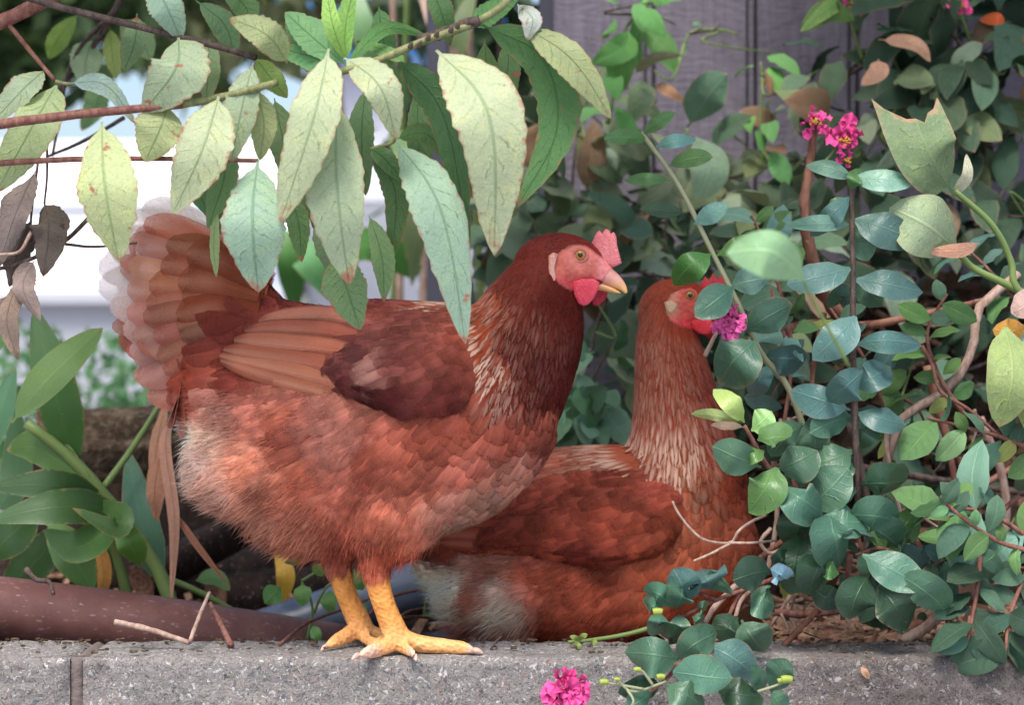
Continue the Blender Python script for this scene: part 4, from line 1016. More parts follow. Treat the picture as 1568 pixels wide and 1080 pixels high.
def build_setting():
    # ground far and wide, the planting bed behind the wall
    tag(sheet('ground', -60, 60, -20, 120, -0.62, M['drive'], 20, 20), kind='structure')
    bed = sheet('planting_bed', -1.6, 1.7, 2.03, 3.3, -0.035, M['soil'], 130, 60, 0.022, 9, bank); tag(bed, kind='structure')
    tag(sheet('driveway', -14, 14, 3.3, 40, -0.05, M['drive'], 30, 40, 0.004, 2), kind='structure')
    # concrete wall of big rough blocks
    root = empty('concrete_wall', (0, 1.99, 0)); tag(root, 'rough grey concrete block wall the hens stand on and behind', 'wall')
    yf, yb = 1.945, 2.055
    def block(name, x0, x1, mat, rec=0.0, amp=1.0):
        prof = [(yb + 0.03, -0.62), (yb, -0.10), (yb, -0.02)]
        for k in range(40): prof.append((yb - (yb - yf - 0.008) * k / 39, 0.0))
        for k in range(1, 5):
            a = k / 5 * math.pi / 2; prof.append((yf + 0.008 - 0.008 * math.sin(a), -0.008 + 0.008 * math.cos(a)))
        for k in range(52): prof.append((yf, -0.008 - 0.11 * k / 51))
        prof += [(yf, -0.3), (yf, -0.62)]
        nx = max(4, int((x1 - x0) / 0.0028)); V, F = [], []; n = len(prof)
        for i in range(nx + 1):
            x = x0 + (x1 - x0) * i / nx; e = min(i, nx - i) / nx * (x1 - x0); inset = 0.004 * max(0, 1 - e / 0.006)
            for k, (y, z) in enumerate(prof):
                p = Vector((x, y, z)); a = noise.fractal(p * 95, 0.9, 2.0, 3) * 0.0016 * amp + noise.noise(p * 22) * 0.0030 * amp + noise.noise(p * 7) * 0.002
                top = 1.0 if z > -0.004 and y > yf + 0.006 else 0.0; fr = 1 - top
                a -= 0.010 * max(0.0, noise.noise(p * 13 + Vector((3, 1, 7))) - 0.35) * amp
                V.append((x, y - fr * (a - inset - rec) if k > 2 else y, z + top * (a * 0.9 - inset - rec * 0.3) if k > 2 else z))
        for i in range(nx):
            for k in range(n - 1):
                b = i * n + k; F.append((b, b + n, b + n + 1, b + 1))
        V = [Vector(v) - root.location for v in V]
        link_mesh(name, mesh_from(name, V, F, mat), root)
    jx = P(115, 1030, yf).x
    block('block', -1.2, jx - 0.0065, M['concrete']); block('block', jx + 0.0065, 1.3, M['concrete']); block('mortar_joint', jx - 0.0075, jx + 0.0075, M['mortar'], 0.004, 0.8)
    # fence of vertical boards with narrow strips in the gaps
    fd = 2.9; fr = empty('board_fence', (P(1100, 540, fd).x, fd, -0.03)); tag(fr, 'weathered purple-grey fence of vertical boards behind the right-hand shrubs', 'fence')
    x = 846
    k = 0
    while x < 1720:
        a, b = P(x + 2, 540, fd).x, P(x + 141, 540, fd).x
        me = box_mesh('board', (a, fd, -0.03), (b, fd + 0.018, 1.15), M['fence'], 0.0025)
        link_mesh('board', me, fr, -fr.location)
        c, d = P(x + 144.5, 540, fd).x, P(x + 152.5, 540, fd).x
        link_mesh('strip', box_mesh('strip', (c, fd + 0.0015, -0.03), (d, fd + 0.016, 1.148), M['fence'], 0.0015), fr, -fr.location)
        x += 156; k += 1
    link_mesh('backing', box_mesh('backing', (P(850, 540, fd).x, fd + 0.0195, -0.03), (P(x, 540, fd).x, fd + 0.03, 1.14), M['post']), fr, -fr.location)
    for px_, w, lab in ((671, 34, 'dark slate post behind the peach leaves, left of the fence'), (838, 26, 'thin dark post at the open end of the board fence')):
        a = P(px_, 540, 3.0); hw = w * K * 1.5
        o = link_mesh('fence_post', box_mesh('fence_post', (-hw, -hw, 0), (hw, hw, 1.25), M['post'], 0.004), None, (a.x, 3.0, -0.04)); tag(o, lab, 'post')
    # brown downpipe lying behind the wall, grey pipe behind the feet
    def pipe(name, pts, r, mat, label, rings=()):
        q = [P(*p) for p in pts]; root = empty(name, q[0]); tag(root, label, 'pipe')
        tube_obj('pipe_body', q, r, r, mat, root, n=24, sides=20, wob=0.0)
        for (i, rr, ln) in rings:
            t = i; a = q[0].lerp(q[-1], t); d_ = (q[-1] - q[0]).normalized()
            tube_obj('coupling', [a - d_ * ln, a + d_ * ln], rr, rr, mat, root, n=2, sides=20, wob=0.0)
    pipe('drain_pipe', [(-150, 916, 2.10), (150, 950, 2.16), (330, 975, 2.20), (520, 1003, 2.25)], 0.0345, M['pipe_brown'], 'matte brown plastic pipe lying behind the wall at the foot of the strap-leaved plant', [(0.52, 0.037, 0.035)])
    pipe('drain_pipe', [(330, 1000, 2.34), (480, 952, 2.36), (620, 905, 2.40), (760, 872, 2.44)], 0.033, M['pipe_grey'], 'glossy blue-grey pipe behind the standing hen\'s legs')
    pipe('drain_pipe', [(560, 1010, 2.30), (700, 990, 2.33), (860, 975, 2.36)], 0.020, M['pipe_dark'], 'thin dark pipe low on the soil behind the pale tail fluff')
    # firewood
    def log(label, a, b, r, flat=False, mat='mossy'):
        a, b = P(*a), P(*b); ax = (b - a); L = ax.length
        root = empty('firewood_log', a); tag(root, label, 'log', 'firewood behind the strap-leaved plant')
        n = 14; V, F = [], []; sides = 18
        zc = Vector((0, 0, 1)); t = ax.normalized(); u = t.cross(zc).normalized(); v = u.cross(t)
        for i in range(n + 1):
            for k in range(sides):
                g_ = 2 * math.pi * k / sides; p = a + ax * (i / n)
                rr = r * (1 + 0.16 * noise.noise((p + u * math.cos(g_) * r * 3 + v * math.sin(g_) * r * 3) * 16) + 0.07 * noise.noise((p + u * math.cos(g_) * r + v * math.sin(g_) * r) * 70))
                q = u * math.cos(g_) * rr + v * math.sin(g_) * rr
                if flat and q.dot(-Vector((0, 1, 0.5)).normalized()) > r * 0.25:
                    nn = -Vector((0, 1, 0.5)).normalized(); q = q - nn * (q.dot(nn) - r * 0.25)
                V.append(ax * (i / n) + q)
        for i in range(n):
            for k in range(sides):
                k2 = (k + 1) % sides; F.append((i * sides + k, i * sides + k2, (i + 1) * sides + k2, (i + 1) * sides + k))
        bark = link_mesh('log_bark', mesh_from('log_bark', V, F, M[mat]), root)
        for e, i0 in ((0, 0), (n, n * sides)):
            E = [V[i0 + k] for k in range(sides)]; c = sum(E, Vector()) / sides
            me = mesh_from('cut_end', [p - c for p in E] + [Vector((0, 0, 0))], [(k, (k + 1) % sides, sides) for k in range(sides)], M['cut'])
            link_mesh('cut_end', me, root, c)
    log('thick mossy log lying on top of the firewood beside the hen\'s tail', (60, 672, 2.62), (330, 655, 2.70), 0.036)
    log('split log with bare brown face under the mossy top log', (110, 712, 2.60), (350, 700, 2.66), 0.030, True)
    log('slanting brown log in the dark gap below the tail', (215, 895, 2.48), (440, 770, 2.62), 0.026, True, 'shade_wood')
    log('low log hidden in shade behind the dry leaf strips', (150, 870, 2.70), (420, 880, 2.72), 0.045, False, 'shade_wood')
    log('low dark log resting behind the small seedling', (330, 920, 2.55), (560, 905, 2.66), 0.036, False, 'shade_wood')
    # board in wood coloured dark as shade, at the back of the firewood
    o = link_mesh('rough_plank', box_mesh('rough_plank', (-0.30, 0, 0), (0.36, 0.025, 0.20), M['shade_wood'], 0.004), None, (P(330, 700, 2.82).x, 2.82, -0.03)); tag(o, 'rough plank coloured dark as shade, standing on edge behind the firewood', 'plank')
    # pale building and things far behind
    bd = 9.0; root = empty('white_building', (P(300, 540, bd).x, bd, -0.05)); tag(root, 'blurred low building with a white roof sloped to catch sun far behind the peach leaves', 'building')
    def bpart(name, x0, x1, y0, y1, mat, off=0.0, th=0.3):
        a, b = P(x0, y1, bd), P(x1, y0, bd); link_mesh(name, box_mesh(name, (a.x, bd - off, a.z), (b.x, bd - off + th, b.z), mat, 0.01), root, -root.location)
    bpart('plinth', -500, 452, 448, 665, M['plinth'], 0.06)
    a, b, c, d = P(-500, 447, bd - .15), P(452, 447, bd - .15), P(452, 215, bd + 1.3), P(-500, 215, bd + 1.3); th = Vector((0, .02, -.05))  # slope made up so the white catches full sun and burns out
    link_mesh('roof', mesh_from('roof', [a, b, c, d, a + th, b + th, c + th, d + th], [(0, 1, 2, 3), (7, 6, 5, 4), (0, 4, 5, 1), (1, 5, 6, 2), (2, 6, 7, 3), (3, 7, 4, 0)], M['white'], smooth=False), root, -root.location)
    bpart('wall', -498, 450, 300, 446, M['plinth'], -0.5)
    bpart('wall', 456, 900, 78, 300, M['white'], -0.4)
    bpart('wall', 456, 900, 301, 665, M['plinth'], -0.4)
    bpart('eave', 456, 900, 58, 77, M['eave'], -0.2)
    for i, (x0, x1, y0, y1) in enumerate(((20, 120, 330, 395),)):
        pass
    o = link_mesh('tarp', box_mesh('tarp', (-0.75, 0, 0), (0.9, 0.5, 0.35), M['blue'], 0.1), None, P(450, 78, 8.2)); tag(o, 'bright blue tarp showing in specks behind the peach leaves', 'tarp')

def background_tree(label, tx_, px_, py_, d, rx, rz, n, cols, size, trunk_py=700):
    base = P(tx_, 540, d); base.z = -0.05
    root = empty('background_tree', base); tag(root, label, 'tree', 'blurred trees far behind')
    top = P(px_, py_, d)
    tube_obj('trunk', [base, base + Vector((0.02, 0, 0.5)), base.lerp(top, 0.9) + Vector((0, 0, 0.2)), top], 0.05 * d / 6, 0.02, M['bark'], root, n=10)
    V, F, U = [], [], []
    for i in range(n):
        a = rdir(1.0); a.normalize(); a *= random.random() ** 0.4
        p = top + Vector((a.x * rx, a.y * rx * 0.7, a.z * rz)) - base
        if noise.noise(p * (2.2 / rx)) < -0.12: continue
        y = (rdir(1.0) + Vector((0, 0, -0.7))).normalized(); z = rdir(1.0); x = y.cross(z).normalized(); L = size * random.uniform(0.7, 1.3)
        b = len(V); V += [p, p + y * L * 0.5 + x * L * 0.25, p + y * L, p + y * L * 0.5 - x * L * 0.25]; F.append((b, b + 1, b + 2, b + 3)); U += [(0.5, 0), (1, 0.5), (0.5, 1), (0, 0.5)]
    me = mesh_from('crown', V, F, M['tree_leaf'], U, smooth=False)
    o = link_mesh('crown', me, root, (0, 0, 0), (*cols, 0.1)); o['kind'] = 'stuff'

build_setting()
# ------------------------------------------------------------------ plants
PALE, PALE2, YEL = C(192, 203, 162)[:3], C(176, 193, 156)[:3], C(180, 191, 138)[:3]
BLUE_P, MIDG, DARKG = C(158, 188, 162)[:3], C(126, 158, 108)[:3], C(84, 120, 78)[:3]
BRIGHT = C(142, 190, 96)[:3]

def plant(name, label, cat, base, group=None):
    r = empty(name, P(*base)); tag(r, label, cat, group); return r

def peach():
    G = 'peach tree branches hanging over the hen'
    # upper middle branch: the big pale leaves
    r = plant('peach_branch', 'green peach branch with the large pale leaves hanging over the hen\'s back', 'branch', (790, -10, 1.84), G)
    px_tube('twig', [(800, -30, 1.84), (770, 8, 1.84), (720, 38, 1.83), (650, 62, 1.82), (580, 92, 1.82), (515, 112, 1.82)], 6.5, 6, M['twig_green'], r)
    px_tube('twig', [(735, 30, 1.83), (690, 45, 1.83), (640, 62, 1.825)], 8.5, 8.5, M['twig_dark'], r, wob=0.6)
    px_tube('twig', [(540, 105, 1.83), (575, 160, 1.86), (605, 212, 1.87), (568, 228, 1.88)], 3.5, 3, M['twig_green'], r)
    H = lambda *a, **k: hero_leaf(r, *a, **k)
    H([(503, 74, 1.81), (475, 180, 1.78), (428, 342, 1.79)], 88, bow=-8, col=PALE, spots=.45, roll=8)
    H([(516, 148, 1.83), (524, 290, 1.80), (535, 437, 1.81)], 100, col=PALE2, spots=.3, bow=6)
    H([(527, 88, 1.83), (575, 140, 1.80), (606, 214, 1.81)], 62, col=PALE, spots=.3, bow=-8)
    H([(668, 76, 1.82), (735, 190, 1.77), (757, 392, 1.79)], 116, col=PALE, spots=.4, bow=-14, roll=-6)
    H([(606, 216, 1.86), (668, 330, 1.82), (713, 528, 1.82)], 84, col=BLUE_P, spots=.35, bow=-8)
    H([(612, 94, 1.83), (676, 190, 1.84), (718, 385, 1.86)], 58, col=DARKG, spots=.25, bow=-6, roll=38)
    H([(738, 38, 1.84), (830, 95, 1.86), (852, 205, 1.87), (792, 318, 1.86)], 78, col=C(96, 138, 86)[:3], spots=.3, roll=14)
    H([(800, 40, 1.85), (872, 100, 1.83), (936, 182, 1.83)], 56, col=YEL, spots=.25, bow=-6)
    H([(792, 6, 1.86), (815, 30, 1.84), (808, 62, 1.84)], 36, col=C(214, 220, 206)[:3], spots=.5)
    H([(720, 38, 1.86), (755, 20, 1.86), (800, -12, 1.86)], 40, col=C(110, 160, 100)[:3], spots=.1)
    H([(512, 395, 1.86), (530, 440, 1.86), (552, 506, 1.86)], 76, col=MIDG, spots=.4)
    H([(565, 330, 1.90), (585, 395, 1.89), (588, 462, 1.89)], 40, col=MIDG, spots=.2)
    H([(568, 230, 1.88), (600, 300, 1.89), (597, 402, 1.90)], 46, col=C(98, 130, 82)[:3], spots=.35, bow=-6)
    H([(608, 212, 1.86), (650, 215, 1.86), (694, 256, 1.87)], 32, col=C(104, 140, 86)[:3], spots=.3, bow=-8, roll=30)
    H([(566, 226, 1.88), (590, 245, 1.87), (620, 280, 1.87)], 34, col=C(86, 122, 74)[:3], spots=.1)
    H([(620, 95, 1.84), (590, 80, 1.86), (545, 62, 1.87)], 26, col=C(112, 156, 92)[:3], spots=.1, roll=25)
    H([(530, 100, 1.84), (480, 60, 1.86), (436, 18, 1.87)], 58, col=C(130, 178, 122)[:3], spots=.1)
    H([(528, 95, 1.84), (530, 40, 1.85), (545, -30, 1.86)], 34, col=BRIGHT, spots=.05)
    H([(530, 98, 1.84), (510, 40, 1.83), (500, -20, 1.84)], 30, col=C(158, 200, 104)[:3], spots=.05)
    H([(532, 98, 1.84), (590, 48, 1.86), (655, 55, 1.87)], 24, col=C(112, 160, 92)[:3], spots=.05, roll=20)
    H([(520, 105, 1.84), (470, 88, 1.87), (415, 70, 1.89)], 44, col=C(120, 172, 118)[:3], spots=.1)
    H([(742, 60, 1.9), (742, 140, 1.92), (700, 250, 1.92)], 44, col=C(112, 140, 90)[:3], spots=.2, roll=20)
    for (bx, by, tx, ty, w, c) in ((420, 150, 452, 300, 52, (126, 150, 104)), (470, 200, 500, 380, 50, (108, 138, 92)), (300, 170, 305, 300, 46, (134, 156, 116)), (560, 130, 560, 300, 46, (112, 142, 96)), (640, 130, 648, 300, 44, (98, 130, 84)),
                                   (745, 150, 742, 330, 46, (124, 150, 104)), (350, 240, 338, 360, 44, (104, 134, 92)), (505, 300, 520, 430, 50, (134, 160, 118)), (690, 330, 700, 470, 40, (142, 166, 128)), (440, 20, 470, 110, 44, (120, 150, 100)), (580, 10, 600, 100, 40, (104, 150, 92)), (660, -20, 690, 70, 40, (112, 150, 96)),
                                   (210, 20, 190, 110, 40, (128, 156, 112)), (320, 60, 315, 160, 44, (150, 172, 124)), (780, 60, 775, 190, 40, (110, 142, 88))):
        H([(bx, by, 1.93), ((bx + tx) / 2 + random.uniform(-8, 8), (by + ty) / 2, 1.93), (tx, ty, 1.95)], w, col=C(*c)[:3], spots=random.uniform(.1, .5), roll=random.uniform(-25, 25))
    # small leaves and buds at the branch tip
    for (x, y) in ((655, 60), (668, 55), (690, 48), (642, 70), (700, 42), (628, 72)):
        o = px_tube('bud', [(x, y, 1.815), (x + 3, y - 8, 1.81)], 4.5, 2, M['twig_dark'], r, n=4)
    # second branch, reddish, middle left
    r = plant('peach_branch', 'reddish branch crossing left with pale spotted leaves below it', 'branch', (-40, 196, 1.84), G)
    px_tube('twig', [(-60, 200, 1.84), (0, 190, 1.84), (130, 174, 1.84), (280, 160, 1.84)], 8.5, 6.5, M['twig_red'], r)
    px_tube('twig', [(278, 160, 1.84), (350, 146, 1.84), (425, 126, 1.83)], 6.4, 5.5, M['twig_green'], r)
    H = lambda *a, **k: hero_leaf(r, *a, **k)
    H([(335, 147, 1.83), (308, 230, 1.80), (264, 328, 1.81)], 92, col=PALE, spots=.45, bow=-4)
    H([(258, 160, 1.85), (245, 200, 1.84), (222, 248, 1.84)], 80, col=YEL, spots=.55)
    H([(392, 136, 1.84), (405, 190, 1.85), (398, 246, 1.86)], 48, col=YEL, spots=.2)
    H([(388, 95, 1.85), (372, 165, 1.84), (354, 250, 1.84)], 60, col=PALE2, spots=.45)
    H([(336, 200, 1.88), (345, 270, 1.9), (318, 352, 1.9)], 52, col=C(112, 146, 96)[:3], spots=.2)
    H([(322, 240, 1.92), (300, 280, 1.93), (330, 345, 1.93)], 50, col=C(84, 126, 78)[:3], spots=.2, roll=20)
    H([(333, 320, 1.9), (328, 370, 1.9), (331, 425, 1.9)], 18, col=C(150, 172, 118)[:3], spots=.1, roll=10)
    H([(445, 300, 1.9), (458, 345, 1.9), (462, 402, 1.9)], 40, col=C(96, 128, 82)[:3], spots=.3)
    # third thin branch low on the left
    r = plant('peach_branch', 'thin dark red twig at the far left carrying one broad spotted leaf', 'branch', (-40, 254, 1.86), G)
    px_tube('twig', [(-60, 256, 1.86), (0, 250, 1.86), (110, 244, 1.86), (240, 243, 1.85), (395, 246, 1.84)], 5.5, 3.5, M['twig_red'], r)
    H = lambda *a, **k: hero_leaf(r, *a, **k)
    H([(156, 186, 1.84), (168, 290, 1.80), (182, 400, 1.81)], 104, col=C(196, 208, 152)[:3], spots=.6, bow=4)
    H([(395, 244, 1.84), (392, 340, 1.80), (396, 448, 1.81)], 104, col=BLUE_P, spots=.45, bow=4)
    # fourth twig, top left
    r = plant('peach_branch', 'slim dark twig slanting from the top left corner with drooping leaves', 'branch', (60, 0, 1.88), G)
    px_tube('twig', [(20, -12, 1.88), (90, 10, 1.88), (190, 35, 1.88), (275, 56, 1.87), (330, 70, 1.87), (392, 88, 1.86)], 6, 5, M['twig_dark'], r)
    H = lambda *a, **k: hero_leaf(r, *a, **k)
    H([(273, 57, 1.86), (262, 105, 1.83), (218, 172, 1.84)], 98, col=PALE2, spots=.6, bow=-8)
    H([(232, -30, 1.88), (255, 10, 1.86), (278, 62, 1.87)], 60, col=BLUE_P, spots=.2)
    H([(440, 96, 1.86), (405, 60, 1.84), (350, 28, 1.85)], 56, col=YEL, spots=.5, bow=6)
    H([(390, 88, 1.87), (415, 120, 1.86), (440, 150, 1.87)], 40, col=C(150, 176, 96)[:3], spots=.3)
    H([(300, 0, 1.95), (345, 40, 1.96), (360, 90, 1.97)], 46, col=C(124, 158, 112)[:3], spots=.3)
    H([(340, -20, 1.95), (375, 10, 1.96), (385, 40, 1.96)], 46, col=C(116, 152, 96)[:3], spots=.1)
    # fifth: forked twig with leaves against the white
    r = plant('peach_branch', 'forked thin green twig at the left edge with three leaves', 'branch', (12, 35, 1.9), G)
    px_tube('twig', [(12, 35, 1.9), (48, 80, 1.9), (85, 124, 1.89)], 4, 3.2, M['twig_red'], r)
    px_tube('twig', [(85, 124, 1.89), (100, 128, 1.89), (114, 128, 1.89)], 3, 2.5, M['twig_green'], r, n=5)
    H = lambda *a, **k: hero_leaf(r, *a, **k)
    H([(70, 106, 1.9), (38, 138, 1.88), (-14, 190, 1.88)], 50, col=PALE2, spots=.4)
    H([(86, 130, 1.89), (50, 200, 1.87), (-6, 296, 1.88)], 84, col=C(176, 194, 140)[:3], spots=.4)
    H([(112, 127, 1.89), (160, 140, 1.88), (208, 190, 1.88)], 34, col=C(176, 202, 186)[:3], spots=.15, bow=-8)
    # more leaves, further back
    r = plant('peach_branch', 'blurred branch farther back in the top left with small drooping leaves', 'branch', (170, -20, 2.5), G)
    px_tube('twig', [(200, -30, 2.4), (150, 60, 2.42), (95, 130, 2.44), (60, 200, 2.46)], 6, 4, M['twig_dark'], r)
    px_tube('twig', [(180, 10, 2.4), (110, 95, 2.42), (80, 240, 2.44)], 4, 2.5, M['twig_dark'], r)
    px_tube('twig', [(190, 180, 2.3), (130, 215, 2.32), (72, 240, 2.34)], 3.5, 2.5, M['twig_dark'], r)
    H = lambda *a, **k: hero_leaf(r, *a, **k)
    H([(140, 62, 2.42), (132, 95, 2.42), (128, 132, 2.42)], 54, col=C(166, 190, 150)[:3], spots=.1)
    H([(168, 40, 2.42), (172, 80, 2.42), (178, 120, 2.42)], 34, col=C(160, 178, 104)[:3], spots=.3)
    H([(185, 30, 2.42), (215, 60, 2.42), (232, 92, 2.42)], 50, col=C(142, 172, 128)[:3], spots=.1)
    H([(120, 20, 2.5), (90, 60, 2.5), (75, 90, 2.5)], 36, col=C(130, 160, 80)[:3], spots=.1)
    H([(150, 110, 2.6), (150, 160, 2.6), (125, 200, 2.6)], 44, col=C(112, 146, 98)[:3], spots=.2)
    r = plant('tree_limb', 'thick smooth brown limb in the top left corner', 'branch', (-30, 45, 1.9), None)
    px_tube('limb', [(-40, 50, 1.9), (20, 25, 1.9), (90, -10, 1.9), (140, -40, 1.9)], 12, 10, M['twig_red'], r)
    # hanging dry leaves
    r = plant('dry_spray', 'shrivelled grey-brown dead leaves hanging at the left edge', 'dead leaves', (70, 240, 1.95))
    px_tube('twig', [(72, 215, 1.95), (72, 270, 1.95), (68, 312, 1.95)], 2, 1.6, M['twig_dark'], r)
    px_tube('twig', [(58, 250, 1.96), (48, 330, 1.95), (48, 370, 1.95)], 2, 1.6, M['twig_dark'], r)
    px_tube('twig', [(135, 335, 1.97), (98, 370, 1.96), (40, 400, 1.95), (-10, 414, 1.95)], 3.5, 3, M['twig_dark'], r)
    px_tube('twig', [(100, 374, 1.97), (145, 378, 1.97), (210, 372, 1.97)], 2.5, 1.6, M['twig_dark'], r)
    px_tube('twig', [(48, 355, 1.94), (30, 385, 1.93), (0, 390, 1.93)], 3, 2, M['twig_dry'], r)
    H = lambda *a, **k: hero_leaf(r, *a, mat='dry', crinkle=.6, fold=.7, **k)
    H([(54, 262, 1.96), (30, 320, 1.94), (-4, 412, 1.94)], 52, col=C(142, 128, 122)[:3], spots=.3)
    H([(68, 312, 1.95), (76, 350, 1.94), (66, 424, 1.94)], 62, col=C(116, 104, 94)[:3], spots=.5)
    H([(46, 340, 1.97), (30, 380, 1.96), (14, 440, 1.96)], 56, col=C(92, 82, 76)[:3], spots=.5)
    H([(52, 400, 1.94), (36, 440, 1.93), (62, 494, 1.93)], 44, col=C(168, 148, 138)[:3], spots=.3, twist=60)
    H([(30, 430, 1.95), (12, 490, 1.94), (28, 552, 1.94)], 40, col=C(150, 130, 116)[:3], spots=.4, twist=-50)
    H([(20, 450, 1.96), (4, 480, 1.95), (-10, 520, 1.95)], 40, col=C(130, 112, 100)[:3], spots=.4)

def strap_plant():
    r = plant('strap_leaved_plant', 'large green strap-leaved plant growing behind the brown pipe', 'plant', (262, 960, 2.24))
    px_tube('stem', [(285, 1000, 2.24), (245, 880, 2.24), (190, 800, 2.23), (150, 748, 2.22), (95, 690, 2.21), (40, 648, 2.20)], 12, 8, M['stem_green'], r)
    px_tube('stem', [(158, 748, 2.23), (200, 690, 2.25), (250, 612, 2.28)], 6, 4.5, M['stem_green'], r)
    px_tube('stem', [(200, 930, 2.26), (178, 850, 2.25), (160, 800, 2.24)], 9, 6, M['stem_green'], r)
    px_tube('stem', [(370, 945, 2.3), (310, 910, 2.28), (240, 880, 2.27)], 5, 5, M['stem_green'], r)
    H = lambda pts, w, col, **k: hero_leaf(r, pts, w * .86, kind=k.pop('kind', 'strap'), mat='strap', col=C(*col)[:3], spots=k.pop('spots', .35), n=16, crinkle=.12, **k)
    H([(18, 648, 2.12), (80, 580, 2.10), (158, 502, 2.12)], 62, (136, 170, 104), roll=8, spots=.25, kind='oval')
    H([(110, 700, 2.22), (84, 590, 2.20), (52, 470, 2.22)], 74, (78, 122, 60), roll=10)
    H([(95, 690, 2.22), (100, 600, 2.24), (62, 492, 2.26)], 44, (96, 140, 70), roll=-20)
    H([(150, 762, 2.20), (80, 738, 2.16), (-20, 746, 2.15)], 54, (66, 98, 54), bow=-8, roll=14)
    H([(170, 780, 2.20), (90, 790, 2.15), (-20, 800, 2.14)], 60, (74, 108, 60), bow=10, roll=22)
    H([(130, 740, 2.21), (60, 700, 2.22), (10, 690, 2.23)], 62, (92, 128, 66), bow=10)
    H([(240, 880, 2.26), (215, 790, 2.27), (196, 690, 2.3)], 66, (96, 136, 110), spots=.6, roll=-10)
    H([(150, 770, 2.20), (190, 790, 2.16), (178, 812, 2.14), (110, 778, 2.12)], 40, (88, 122, 66), spots=.5)
    H([(180, 800, 2.2), (120, 830, 2.17), (66, 812, 2.17)], 60, (96, 136, 74), bow=-10, spots=.3)
    H([(70, 800, 2.22), (110, 850, 2.2), (142, 905, 2.2)], 72, (104, 142, 78), spots=.3, kind='oval')
    H([(215, 870, 2.2), (200, 835, 2.17), (180, 800, 2.18)], 52, (92, 136, 60), kind='oval', spots=.5)
    H([(-20, 860, 2.2), (20, 820, 2.2), (58, 790, 2.22)], 70, (66, 98, 56), kind='oval')
    H([(-30, 700, 2.25), (0, 640, 2.25), (24, 560, 2.26)], 50, (96, 146, 104))
    H([(0, 780, 2.3), (30, 720, 2.32), (20, 600, 2.32)], 60, (82, 120, 78))
    H([(10, 900, 2.3), (60, 860, 2.3), (100, 800, 2.3)], 70, (58, 88, 48))
    H([(130, 920, 2.32), (150, 860, 2.3), (130, 800, 2.3)], 60, (70, 104, 56))
    H([(420, 838, 2.34), (436, 880, 2.32), (430, 925, 2.33)], 34, (222, 176, 72), kind='oval', spots=.5)
    H([(20, 470, 2.22), (10, 500, 2.22), (-6, 540, 2.22)], 30, (110, 160, 90))
    H([(300, 890, 2.3), (330, 885, 2.3), (352, 905, 2.3)], 30, (110, 150, 100), kind='oval')
    # dry strips
    r = plant('dry_stalk', 'dry tan leaf strips hanging beside the hen\'s pale belly fluff', 'dead leaves', (262, 925, 2.2))
    H = lambda pts, w, col=(190, 142, 118), **k: hero_leaf(r, pts, w, kind='strap', mat='dry', col=C(*col)[:3], spots=.15, n=16, crinkle=.35, fold=.6, **k)
    H([(252, 625, 2.24), (240, 700, 2.22), (244, 790, 2.2)], 22); H([(262, 640, 2.24), (256, 690, 2.22), (270, 800, 2.2), (262, 930, 2.19)], 19, (196, 148, 126))
    H([(246, 690, 2.22), (238, 750, 2.2), (240, 800, 2.2)], 30, (180, 130, 104)); H([(270, 790, 2.2), (305, 840, 2.2), (352, 900, 2.2)], 11, (176, 122, 100))
    H([(0, 830, 2.25), (30, 822, 2.24), (55, 820, 2.24)], 16, (170, 110, 90)); H([(150, 830, 2.28), (160, 880, 2.27), (150, 930, 2.27)], 22, (196, 140, 80))

